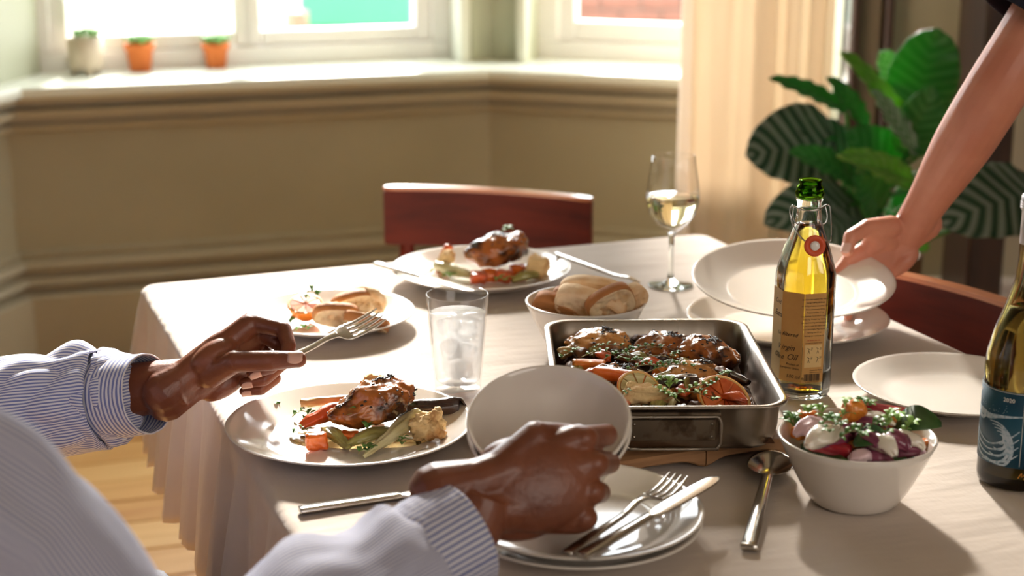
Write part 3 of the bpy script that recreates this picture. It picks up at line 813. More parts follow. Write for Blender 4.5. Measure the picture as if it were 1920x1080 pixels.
# ================================================================== CHAIRS
def chair(p0, p1, label, bow=0.03, htop=0.785):
    """back rail from p0 to p1 (top corners); the sitter's side is the local -y"""
    x = (p1 - p0); w = x.length; x.normalize(); ang = math.atan2(x.y, x.x)
    c = (p0 + p1) / 2
    r = empty('dining_chair', (c.x, c.y, 0), ang, label=label, cat='chair', group='red-brown dining chairs')
    def rail(z0, z1, th, name, mt, inset=0.0):
        bm = bmesh.new(); n = 24; rows = []
        for i in range(n + 1):
            u = -1 + 2 * i / n; X = u * (w / 2 - inset); Y = bow * (1 - u * u)
            rows.append([bm.verts.new((X, Y - th / 2, z0)), bm.verts.new((X, Y + th / 2, z0)), bm.verts.new((X, Y + th / 2, z1)), bm.verts.new((X, Y - th / 2, z1))])
        for a, b in zip(rows, rows[1:]):
            for k in range(4): bm.faces.new((a[k], a[(k + 1) % 4], b[(k + 1) % 4], b[k]))
        bm.faces.new(rows[0]); bm.faces.new(rows[-1][::-1])
        es = [e for e in bm.edges if abs(e.verts[0].co.z - e.verts[1].co.z) < 1e-5 and abs(e.verts[0].co.x - e.verts[1].co.x) > 1e-4]
        bmesh.ops.bevel(bm, geom=es, offset=min(th * .3, .005), segments=2, affect='EDGES')
        return obj(name, bm, mt, r, smooth=False)
    back = rail(htop - 0.105, htop - 0.002, 0.020, 'backrest', 'chair_wood')
    rail(htop - 0.0035, htop + 0.0035, 0.023, 'backrest_cap', 'chair_edge')
    for sgn in (-1, 1):
        X = sgn * (w / 2 - 0.035)
        bm = bmesh.new(); sweep(bm, [(X, 0.045, 0.0), (X, 0.012, 0.42), (X, 0.018, htop - 0.03)], [(0.016, 0.014), (0.018, 0.015), (0.013, 0.007)], 12, 14, hint=(0, 1, 0))
        obj('rear_leg', bm, 'chair_wood', r)
        bm = bmesh.new(); sweep(bm, [(X * 1.05, -0.38, 0.0), (X * 1.05, -0.37, 0.44)], [(0.014, 0.014), (0.019, 0.019)], 12, 2, hint=(0, 1, 0))
        obj('front_leg', bm, 'chair_wood', r)
        obj('side_rail', mbox((X, -0.185, 0.415), (0.02, 0.36, 0.05), 0.003), 'chair_wood', r, smooth=False)
    obj('seat', mbox((0, -0.20, 0.452), (w + 0.02, 0.43, 0.024), 0.01, 2), 'chair_wood', r, smooth=False)
    obj('front_rail', mbox((0, -0.37, 0.415), (w - 0.06, 0.02, 0.05), 0.003), 'chair_wood', r, smooth=False)
    return r
chair(P(722, 352, .785), P(1110, 374, .785), 'red-brown wooden dining chair at the far end of the table')
pA, pB = P(1664, 510, .785), P(1900, 588, .785)
chair(pA, pA + (pB - pA).normalized() * 0.385, 'red-brown wooden dining chair on the right side of the table')

# ================================================================== CROCKERY
def plate_mesh(name, Rr, H=0.024, well=0.62):
    w = Rr * well; f = Rr * 0.55
    prof = [(0, 0.0035), (f - .006, 0.0035), (f - .004, 0), (f, 0), (f + .004, 0.003), (w + .008, 0.005), (Rr * .82, H * .52), (Rr - .004, H - .0025), (Rr - .001, H - .0012), (Rr, H), (Rr - .0016, H + .0008),
            (Rr - .006, H - .0008), (Rr * .84, H * .66), (w + .012, H * .38), (w + .004, H * .26), (w - .002, 0.0062), (w - .02, 0.0055), (0, 0.0055)]
    bm = lathe(prof, 96); me = bpy.data.meshes.new(name); bmesh.ops.recalc_face_normals(bm, faces=bm.faces); bm.to_mesh(me); bm.free(); me.shade_smooth(); me.materials.append(M['ceramic']); return me
BIGP = plate_mesh('dinner_plate', 0.135); SMP = plate_mesh('side_plate', 0.117, 0.021)
def plate(me, loc, label, group, rot=(0, 0, 0), name='dinner_plate'):
    o = bpy.data.objects.new(name, me); COL.objects.link(o); o.location = loc; o.rotation_euler = rot
    return tag(o, label, 'plate', group)
def rimpos(px, py, H, z0=TZ + .0012):
    p = P(px, py, z0 + H); p.z = z0; return p
GP = 'white dinner plates'; GS = 'white side plates'
PL1 = rimpos(656, 788, .024); plate(BIGP, PL1, 'white dinner plate of roast chicken in front of the man', GP)
PL2 = rimpos(902, 499, .024); plate(BIGP, PL2, 'white dinner plate of roast chicken at the far end of the table', GP)
PL3 = rimpos(1476, 590, .024); plate(BIGP, PL3, 'white plate lying on the cloth under the lifted plate', GP)
PL4c = PD(1486, 522, 2.075)
plate(BIGP, PL4c - V((0, 0, .02)), "white plate tilted in the woman's hand", GP, rot=(R(8.5), R(-0.5), 0))
PS1 = rimpos(617, 582, .021); plate(SMP, PS1, 'white side plate with half an orange and bread', GS, name='side_plate')
PS2 = rimpos(1788, 716, .021); plate(SMP, PS2, 'empty white side plate behind the wine bottle', GS, name='side_plate')
PS3 = P(1084, 951, TZ + .0012 + .0085 + .021); PS3.z = TZ + .0012
plate(SMP, PS3, 'lower white side plate of the two stacked beneath the cutlery', GS, name='side_plate')
PS4 = PS3 + V((0.001, 0.0008, 0.0086)); plate(SMP, PS4, 'upper white side plate of the stack, carrying knife and fork', GS, rot=(0, 0, .4), name='side_plate')

def bowl_mesh():
    Rr, B, H, th = 0.0775, 0.040, 0.068, 0.0032
    prof = [(0, .003), (B * .8, .003), (B * .82, 0), (B, 0), (B + .004, .003)]
    for k in range(1, 9):
        f = k / 8; prof.append((B + .004 + (Rr - B - .004) * f ** 0.85, .003 + (H - .003) * f))
    prof += [(Rr - th * .5, H + .0014), (Rr - th, H)]
    for k in range(7, 0, -1):
        f = k / 8; prof.append((B + .004 + (Rr - B - .004) * f ** 0.85 - th, .003 + (H - .003) * f + .0005))
    prof += [(B - .004, .0075), (0, .0072)]
    bm = lathe(prof, 96); me = bpy.data.meshes.new('bowl'); bmesh.ops.recalc_face_normals(bm, faces=bm.faces); bm.to_mesh(me); bm.free(); me.shade_smooth(); me.materials.append(M['ceramic']); return me
BOWL = bowl_mesh()
def bowl(loc, label, rot=(0, 0, 0)):
    o = bpy.data.objects.new('bowl', BOWL); COL.objects.link(o); o.location = loc; o.rotation_euler = rot
    return tag(o, label, 'bowl', 'white bowls')
BS = rimpos(1607, 816, .068); bowl(BS, 'white bowl full of colourful salad')
BB = rimpos(1098, 564, .068); bowl(BB, 'white bowl of bread behind the roasting tin')
# the two nested bowls being lifted
bax = V((-0.03, -0.38, 0.92)).normalized()
BH = PD(1029, 785, 1.415)                           # rim centre of the upper bowl
q = bax.to_track_quat('Z', 'Y').to_euler()
bowl(BH - bax * .068, "upper of the two nested white bowls in the man's hand", q)
bowl(BH - bax * (.068 + .0125), "lower of the two nested white bowls in the man's hand", q)

# ================================================================== GLASSES
def water_glass(p):
    r = empty('water_glass', p, label='clear tumbler of iced water between the plates', cat='glass')
    H, rt, rb_ = 0.118, 0.0375, 0.0275
    def rad(z): return rb_ + (rt - rb_) * z / H
    prof = [(0, 0), (rb_ - .002, 0), (rb_, .002)] + [(rad(z), z) for z in (.03, .06, .09)] + [(rt, H - .001), (rt - .0008, H), (rt - .0018, H - .001)] + [(rad(z) - .0018, z) for z in (.09, .06, .03, .012)] + [(rad(.008) - .005, .009), (0, .009)]
    obj('tumbler', lathe(prof, 72), 'thin_glass', r)
    zw = 0.094
    prof = [(0, .0092)] + [(rad(.009) - .0052, .0094), (rad(.0125) - .0020, .0125)] + [(rad(z) - .00195, z) for z in (.03, .06)] + [(rad(zw) - .00195, zw), (0, zw - .0004)]
    w = obj('water', lathe(prof, 72), 'cloudy_water', r)
    rn = random.Random(3)
    for k, (x, y, z) in enumerate([(-.013, .004, .078), (.013, -.006, .074), (0.0, .014, .052), (-.010, -.008, .050), (.012, .002, .046), (-.004, .004, .026), (.006, -.008, .024)]):
        bm = mbox((0, 0, 0), (.024, .023, .021), .005, 2)
        i = obj('ice_cube', bm, 'ice', r, smooth=True); i.location = (x * .8, y * .8, z); i.rotation_euler = (rn.uniform(-.6, .6), rn.uniform(-.6, .6), rn.uniform(0, 3))
WG = P(859, 727, TZ + .0012); water_glass(WG)
def wine_glass(p):
    r = empty('wine_glass', p, label='stemmed glass of white wine at the back of the table', cat='glass')
    prof = [(0, .0), (.031, 0), (.033, .0012), (.031, .0024), (.012, .005), (.005, .010), (.0038, .02), (.0036, .06), (.0042, .073), (.0060, .079), (0, .0815)]
    obj('stem', lathe([(a * 1.03, b * 1.02) for a, b in prof], 48), 'clear_glass', r)
    prof = [(0, .0815), (.0060, .079), (.009, .082), (.022, .092), (.0335, .108), (.0385, .125), (.0385, .136), (.0365, .155), (.0325, .180), (.0308, .1925),
            (.0302, .193), (.0298, .1925), (.0314, .180), (.0354, .155), (.0373, .136), (.0373, .125), (.0322, .1085), (.0205, .0935), (.006, .0855), (0, .0835)]
    obj('glass_bowl', lathe([(a * 1.03, b * 1.02) for a, b in prof], 72), 'thin_glass', r)
    prof = [(0, .0838), (.0060, .0858), (.0203, .0938), (.0320, .1088), (.0371, .125), (.0372, .1335), (0, .1332)]
    obj('wine', lathe([(a * 1.03 - (.00015 if a else 0), b * 1.02 + .0001) for a, b in prof], 72), 'white_wine', r)
wine_glass(P(1257, 535, TZ + .0012))

# ================================================================== CUTLERY
def ribbon(xs, ws, zs, ths, n=None):
    """flat bar along x with half width ws, height zs, thickness ths and rounded section"""
    bm = bmesh.new(); rows = []
    data = catmull(list(zip(xs, ws, zs, ths)), n or len(xs) * 5)
    for x, w, z, th in data:
        w = max(w, .0002); th = max(th, .0002)
        rows.append([bm.verts.new((x, a * w, z + b * th / 2)) for a, b in ((-.8, -1), (.8, -1), (1, -.4), (1, .4), (.8, 1), (-.8, 1), (-1, .4), (-1, -.4))])
    for a, b in zip(rows, rows[1:]):
        for k in range(8): bm.faces.new((a[k], a[(k + 1) % 8], b[(k + 1) % 8], b[k]))
    bm.faces.new(rows[0]); bm.faces.new(rows[-1][::-1]); return bm
def fork(label, place, s=1.0):
    r = empty('fork', label=label, cat='fork')
    obj('fork_handle', ribbon([0, .02, .06, .10, .125, .14], [.0055, .0055, .0048, .0036, .0036, .0052], [0, 0, 0, 0, .004, .003], [.0032, .0032, .0032, .0030, .0026, .0022]), 'steel', r)
    obj('fork_head', ribbon([.139, .146, .152, .158], [.0050, .0100, .0122, .0125], [.003, .0005, -.0014, -.0026], [.0022, .0020, .0019, .0019]), 'steel', r)
    for k in range(4):
        y = -.0102 + k * .0068
        b = ribbon([.157, .175, .195, .207], [.0022, .0021, .0018, .0009], [-.0025, -.0036, -.0005, .0038], [.0018, .0017, .0014, .001])
        for v in b.verts: v.co.y += y * (1 - .04 * (v.co.x - .157) / .05)
        obj('tine', b, 'steel', r)
    place(r); return r
def knife(label, place):
    r = empty('knife', label=label, cat='knife')
    obj('knife_handle', ribbon([0, .004, .03, .07, .098, .104], [.0062, .0066, .0062, .0056, .0056, .0050], [0, 0, 0, 0, 0, 0], [.005, .0058, .0056, .0052, .0050, .0040]), 'steel', r)
    bm = ribbon([.103, .112, .13, .17, .20, .212, .218], [.0050, .0080, .0094, .0096, .0086, .0058, .0020], [0, 0, 0, 0, 0, 0, 0], [.0030, .0016, .0014, .0012, .0010, .0009, .0007])
    obj('blade', bm, 'steel', r)
    place(r); return r
def lay(a, b, up=(0, 0, 1)):
    return lambda o: frame_matrix(o, V(b) - V(a), up, a)
def reach(pxA, zA, pxB, L):
    """point over pxB at distance L from point A, for the height that makes it so"""
    A = P(*pxA, zA); best = None
    for k in range(-60, 121):
        B = P(*pxB, zA + k * .001); e = abs((B - A).length - L)
        if best is None or e < best[0] - 1e-5: best = (e, B)
    return A, best[1]
a_ = P(562, 957, TZ + .0045); b_ = P(828, 917, TZ + .0045)
knife("knife on the cloth below the man's chicken plate", lay(a_, b_))
# knife and fork on the stacked plates
rimz = PS4.z + .021 + .003
a_, b_ = P(1062, 1037, rimz), P(1247, 913, rimz + .001)
fork('fork lying across the stacked side plates', lay(a_, b_))
a_, b_ = P(1092, 1042, rimz + .002), P(1316, 911, rimz + .007)
knife('knife lying across the stacked side plates beside the fork', lay(a_, b_))
rz = PL2.z + .024 + .003
a_, b_ = P(705, 494, rz + .001), P(906, 549, rz + .001)
knife('bright knife resting on the rim of the far chicken plate', lay(a_, b_))
a_, b_ = P(1040, 475, PL2.z + .028), P(1168, 522, TZ + .004)
fork('fork propped on the far chicken plate, tines on the cloth', lay(a_, a_ + (b_ - a_).normalized() * .2))
# serving spoon
def spoon(label, a, b):
    r = empty('serving_spoon', label=label, cat='spoon')
    L = (b - a).length
    obj('spoon_handle', ribbon([0, .003, .012, .06, L - .075, L - .066], [.0078, .0085, .0078, .0070, .0055, .0050], [.003, .003, .003, .006, .010, .0085], [.006, .0075, .0060, .0058, .0055, .0045]), 'steel', r)
    bm = bmesh.new(); n = 18; m_ = 36; ca = L - .034; la, wa = .036, .0235; top, bot = [], []
    for side_ in (0, 1):
        c = bm.verts.new((ca, 0, -.0005 if side_ else .0010)); rows = []
        for i in range(1, n + 1):
            f = i / n; row = []
            for k in range(m_):
                an = 2 * PI * k / m_; x = math.cos(an) * la * f * (1 if math.cos(an) > 0 else .95); y = math.sin(an) * wa * f * (1 - .12 * math.cos(an))
                z = .0125 * f * f + (0.0012 if not side_ else 0) * (1 - f ** 6)
                row.append(bm.verts.new((ca + x, y, z)))
            rows.append(row)
        for k in range(m_): bm.faces.new((c, rows[0][k], rows[0][(k + 1) % m_]))
        for p_, q_ in zip(rows, rows[1:]):
            for k in range(m_): bm.faces.new((p_[k], q_[k], q_[(k + 1) % m_], p_[(k + 1) % m_]))
    bmesh.ops.remove_doubles(bm, verts=bm.verts, dist=1e-5)
    obj('spoon_bowl', bm, 'steel', r)
    frame_matrix(r, b - a, (0, 0, 1), a)
spoon('large steel serving spoon beside the salad bowl', P(1404, 1033, TZ + .002), P(1450, 866, TZ + .002))
# fork held in the left hand
FA, FB = reach((556, 664), .796, (714, 592), .128)
fdir = (FB - FA).normalized()
fork("fork held in the man's hand over the table", lambda o: frame_matrix(o, fdir, V((0.15, -0.55, 0.8)), FB - fdir * .207))

# ================================================================== BOARD AND ROASTING TIN
bc = P(1480, 853, TZ + .002)                        # front right corner
BWd, BDp, BT = 0.30, 0.27, 0.020
brd = empty('chopping_board', bc - TU * BWd / 2 - TV * BDp / 2, TANG, label='wooden chopping board beneath the roasting tin', cat='board')
brd.location.z = TZ + .0012
# planks glued side by side, hand grips cut beneath the front edge
nP = 3
for k in range(nP):
    w = BWd / nP
    bm = bmesh.new(); x0_, x1_ = -w / 2 + .0006, w / 2 - .0006; n = 14; rows = []
    for i in range(n + 1):
        X = x0_ + (x1_ - x0_) * i / n
        u = abs((X) / (w / 2)); lift = .009 * max(0, 1 - (u / .9) ** 4) if k != 1 or True else 0
        rows.append([bm.verts.new((X, -BDp / 2 + .002, lift + .001)), bm.verts.new((X, -BDp / 2, max(lift + .003, .004))), bm.verts.new((X, -BDp / 2, BT - .003)), bm.verts.new((X, -BDp / 2 + .003, BT)),
                     bm.verts.new((X, BDp / 2 - .003, BT)), bm.verts.new((X, BDp / 2, BT - .003)), bm.verts.new((X, BDp / 2, 0)), bm.verts.new((X, -BDp / 2 + .03, 0))])
    for a, b in zip(rows, rows[1:]):
        for j in range(8): bm.faces.new((a[j], a[(j + 1) % 8], b[(j + 1) % 8], b[j]))
    bm.faces.new(rows[0]); bm.faces.new(rows[-1][::-1])
    o = obj('plank', bm, 'board_wood', brd, smooth=False); o.location = (-BWd / 2 + w * (k + .5), 0, 0)

TRC = V((0.1635, 1.714, TZ + .0012 + BT + .0006)); TRX, TRY, TRH = 0.122, 0.162, 0.053
def rrect(hx, hy, r, n=8):
    out = []
    for cx, cy, a0 in ((hx - r, hy - r, 0), (-hx + r, hy - r, PI / 2), (-hx + r, -hy + r, PI), (hx - r, -hy + r, 3 * PI / 2)):
        for k in range(n + 1):
            a = a0 + PI / 2 * k / n; out.append((cx + r * math.cos(a), cy + r * math.sin(a)))
    return out
def roasting_tin():
    r = empty('roasting_tin', TRC, R(1.0), label='deep steel roasting tin of chicken and vegetables on the board', cat='roasting tin')
    bm = bmesh.new(); rings = []
    def ring(ins, rad, z): rings.append([bm.verts.new((x, y, z)) for x, y in rrect(TRX - ins, TRY - ins, rad)])
    H = TRH
    ring(.026, .020, 0.0); ring(.016, .028, .0015); ring(.011, .030, .007); ring(.0085, .030, .02); ring(.0065, .030, H - .004); ring(.0045, .031, H - .003); ring(.0, .033, H - .0028)
    ring(-.0008, .034, H - .0015); ring(0, .033, H); ring(.0045, .031, H); ring(.0075, .030, H - .002); ring(.0098, .029, .02); ring(.0125, .028, .008); ring(.018, .027, .003); ring(.028, .020, .0016)
    for a, b in zip(rings, rings[1:]):
        n = len(a)
        for k in range(n): bm.faces.new((a[k], a[(k + 1) % n], b[(k + 1) % n], b[k]))
    bm.faces.new(rings[0][::-1]); bm.faces.new(rings[-1])
    obj('tin_body', bm, 'brushed_steel', r)
    for sgn, nm in ((-1, 'near'), (1, 'far')):
        yb = sgn * (TRY - .0065)
        obj('handle_bracket', mbox((0, yb + sgn * .0022, H - .0095), (.098, .004, .0050), .001), 'dark_steel', r, smooth=False)
        obj('handle_plate', mbox((0, yb + sgn * .0010, .026), (.088, .0018, .023), .0005), 'dark_steel', r, smooth=False)
        for xx in (-1, 1):
            for zz in (.019, .033): 
                b2 = bmesh.new(); ellipsoid(b2, (xx * .040, yb + sgn * .0025, zz), AX, (.0016, .0014, .0016), 2); obj('rivet', b2, 'brushed_steel', r)
        pts = [(x, yb + sgn * .0052, .024 + z) for x, z in rrect(.049, .0175, .007, 4)]
        b3 = bmesh.new(); C = pts + [pts[0], pts[1]]
        sweep(b3, C, [.0019] * len(C), 8, len(C) * 2, hint=(0, 1, 0), cap=False); obj('loop_handle', b3, 'brushed_steel', r)
    return r
TIN = roasting_tin()

# ================================================================== OLIVE OIL BOTTLE
def oil_bottle(p):
    r = empty('oil_bottle', p, label='swing-top bottle of olive oil with a tan label', cat='bottle')
    ph0 = R(-90 + 12)                                # one facet faces just right of the camera
    A = 0.0325
    def facet(rad, z, sharp, n=64):
        out = []
        for k in range(n):
            a = 2 * PI * k / n; d = (a - ph0 + PI / 8) % (PI / 4) - PI / 8
            ro = rad / math.cos(d); ro = ro * sharp + rad * 1.03 * (1 - sharp)
            out.append((ro * math.cos(a), ro * math.sin(a), z))
        return out
    def shell(levels, closed=True):
        bm = bmesh.new(); rings = [[bm.verts.new(c) for c in facet(a, z, s)] for a, z, s in levels]
        n = 64
        for x, y in zip(rings, rings[1:]):
            for k in range(n): bm.faces.new((x[k], x[(k + 1) % n], y[(k + 1) % n], y[k]))
        bm.faces.new(rings[0][::-1]); bm.faces.new(rings[-1]); return bm
    out = [(A - .006, 0, 0), (A - .001, .002, .2), (A, .006, .6), (A, .012, .95), (A, .148, .95), (A - .0015, .156, .9), (.0245, .180, .85), (.0175, .200, .7), (.0145, .212, .3), (.0135, .222, 0), (.0135, .232, 0), (.0150, .236, 0), (.0150, .241, 0), (.0130, .244, 0)]
    inn = [(.0105, .244, 0), (.0112, .236, 0), (.0112, .222, 0), (.0122, .212, .3), (.0152, .200, .7), (.0222, .180, .85), (A - .0037, .156, .9), (A - .0022, .148, .95), (A - .0022, .012, .95), (A - .004, .007, .5)]
    obj('glass_bottle', shell(out + inn), 'clear_glass', r, smooth=True)
    oil = [(A - .0042, .0072, .5), (A - .0024, .0122, .95), (A - .0024, .148, .95), (A - .0039, .156, .9), (.0220, .180, .85), (.0150, .200, .7), (.0128, .208, .4)]
    obj('olive_oil', shell(oil), 'oil', r)
    # pouring collar
    obj('pourer', lathe([(.0085, .236), (.0160, .240), (.0168, .2445), (.0150, .2475), (.0160, .2505), (.0130, .2535), (.0125, .256), (.0136, .2585), (.0124, .2600), (.0105, .2585), (.0098, .248), (.0085, .24)], 48, close=True), 'green_glass', r)
    # label: sheets lying on three facets
    def on_facet(j, me_or_bm, mt, off, name, parent=None, u=0, z=0):
        an = ph0 + j * PI / 4
        nrm = V((math.cos(an), math.sin(an), 0)); tx = V((-math.sin(an), math.cos(an), 0))
        mtx = Matrix((tx, V((0, 0, 1)), nrm)).transposed().to_4x4(); mtx.translation = nrm * (A + off) + tx * u + V((0, 0, z))
        o = obj(name, me_or_bm, mt, parent or r, smooth=False)
        o.matrix_local = mtx; return o
    fw = 2 * A * math.tan(PI / 8)
    for j in (0, -1, -2):
        on_facet(j, mbox((0, 0.0, 0), (fw - (0 if j else .0006), .108, .0004)), 'kraft_label' if j != -2 else 'pale_label', .0004, 'label_panel', z=.078)
    def T(j, s, size, u, z, ink='ink', align='LEFT', sh=0.0, name='lettering'):
        me = text_mesh(s, size, 0.00005, align, sh); return on_facet(j, me, ink, .0008, name, u=u, z=z)
    T(-1, 'filtered', .0068, -.0125, .079, sh=.4); T(-2, 'Un', .0068, .0055, .079, sh=.4)
    T(-1, 'irgin', .0095, -.0128, .062, sh=.4); T(-2, 'V', .0095, .0072, .062, sh=.4)
    T(-1, 'e', .0085, -.0132, .0505, sh=.4); T(-1, 'Oil', .0105, -.0060, .0505, sh=.4)
    T(-2, 'Oliv', .0095, -.001, .0505, sh=.4)
    T(-1, 'Product of', .0036, -.0055, .0440); T(-1, 'European Union', .0036, -.0132, .0395); T(-1, '500 ml e', .0062, -.0050, .0285, sh=.2)
    T(-2, 'Extra', .0095, -.006, .100, sh=.4); T(-2, 'Cold', .008, -.006, .115, sh=.4)
    lines = ['Nutrition Information (Per 100 ml)', 'Energy 3389kJ (824kcal)', 'Fat 91.6 g of which saturates 14.3 g', 'Mono-unsaturates 69.6 g', 'Polyunsaturates 7.7 g', 'Carbohydrate 0 g of which sugars 0 g',
             'Fibre 0 g  Protein 0 g  Salt 0 g', 'For stated serving and storage size', 'Store in a cool dry place away', 'from direct light. May thicken', 'Serving size 15 ml', 'Servings per container 33']
    for k, s in enumerate(lines): T(0, s, .00235, 0, .1245 - k * .0040, align='CENTER', name='small_print')
    T(0, 'All about our oils', .0023, 0, .0750, 'red_ink', 'CENTER', name='small_print'); T(0, 'see www or scan for more', .0019, 0, .0720, 'ink', 'CENTER', name='small_print')
    on_facet(0, mbox((0, 0, 0), (.021, .0275, .0001)), 'pale_label', .0007, 'picture_panel', z=.0565)
    for k in range(4):                                # little line figures
        bm = bmesh.new(); cx, cy = (-.0055, .0055)[k % 2], (.0065, -.0045)[k // 2]
        for (x0_, y0_, x1_, y1_) in ((0, 0, -.0012, -.0040), (0, 0, .0012, -.0040), (0, 0, 0, .0026), (0, .0018, -.0020, .0032), (0, .0018, .0020, .0008), (.0026, .003, .0048, .003), (.0026, .0018, .0048, .0018), (.0026, .0006, .0042, .0006)):
            d = V((x1_ - x0_, y1_ - y0_, 0)); a = math.atan2(d.y, d.x)
            box(bm, (cx + (x0_ + x1_) / 2, cy + (y0_ + y1_) / 2, 0), (d.length, .0004, .0001), Matrix.Rotation(a, 3, 'Z'))
        on_facet(0, bm, 'ink', .0009, 'line_drawing', z=.0570)
    T(0, 'Customer Care', .0024, -.0035, .0385, name='small_print'); T(0, 'careline and enquiries', .0017, -.0035, .0360, name='small_print')
    bm = bmesh.new(); rn = random.Random(9); x = -.0100
    while x < .0092:
        w = rn.choice((.0003, .0005, .0008)); box(bm, (x + w / 2, 0, 0), (w, .0085, .0001)); x += w + rn.choice((.0003, .0004, .0006))
    on_facet(0, bm, 'ink', .0008, 'barcode', z=.0305)
    T(0, '5 014379 021477', .0024, 0, .0240, align='CENTER', name='small_print')
    # swing-top wire and stopper
    zc = .226
    bw = bmesh.new()
    ring = [(.0142 * math.cos(a), .0142 * math.sin(a), zc) for a in [2 * PI * k / 24 for k in range(25)]]
    sweep(bw, ring, [.0009] * 25, 8, 72, cap=False)
    sweep(bw, [(-.0142, 0, zc), (-.0195, -.002, zc + .0035), (-.0225, -.003, zc - .001), (-.0215, -.004, zc - .010), (-.0185, -.009, zc - .020), (-.010, -.0185, zc - .032), (.0, -.024, zc - .038)], [.0009] * 7, 8, 40)
    sweep(bw, [(.0142, 0, zc), (.0195, -.002, zc + .004), (.0235, -.003, zc + .001), (.0255, -.004, zc - .015), (.0265, -.004, zc - .036), (.0235, -.006, zc - .038), (.018, -.010, zc - .0375)], [.0009] * 7, 8, 40)
    sweep(bw, [(-.0200, -.002, zc + .003), (-.008, -.0155, zc + .0005), (.008, -.0150, zc + .002), (.0205, -.002, zc + .004)], [.0009] * 4, 8, 30)
    sweep(bw, [(.0180, -.001, zc + .003), (.0205, -.004, zc - .008), (.0190, -.006, zc - .016), (.0150, -.008, zc - .0175)], [.0008] * 4, 8, 24)
    sweep(bw, [(-.0185, -.001, zc + .002), (-.0190, -.004, zc - .010), (-.0150, -.009, zc - .017), (-.012, -.011, zc - .014)], [.0008] * 4, 8, 24)
    obj('swing_wire', bw, 'wire', r)
    st = lathe([(0, .007), (.0035, .0072), (.0052, .0062), (.0055, .0045), (.0115, .0040), (.0118, .0025), (.0116, .0), (.0085, -.004), (0, -.005)], 40)
    sto = obj('stopper', st, 'porcelain_white', r)
    gs = obj('rubber_seal', lathe([(.0056, .0048), (.0108, .0062), (.0122, .0050), (.0124, .0038), (.0108, .0030), (.0056, .0035)], 40, close=True), 'orange_rubber', sto)
    sto.location = (.003, -.0270, zc - .0385); sto.rotation_euler = (R(80), 0, R(-2))
    return r
OB = P(1500, 737, TZ + .0012); oil_bottle(OB)

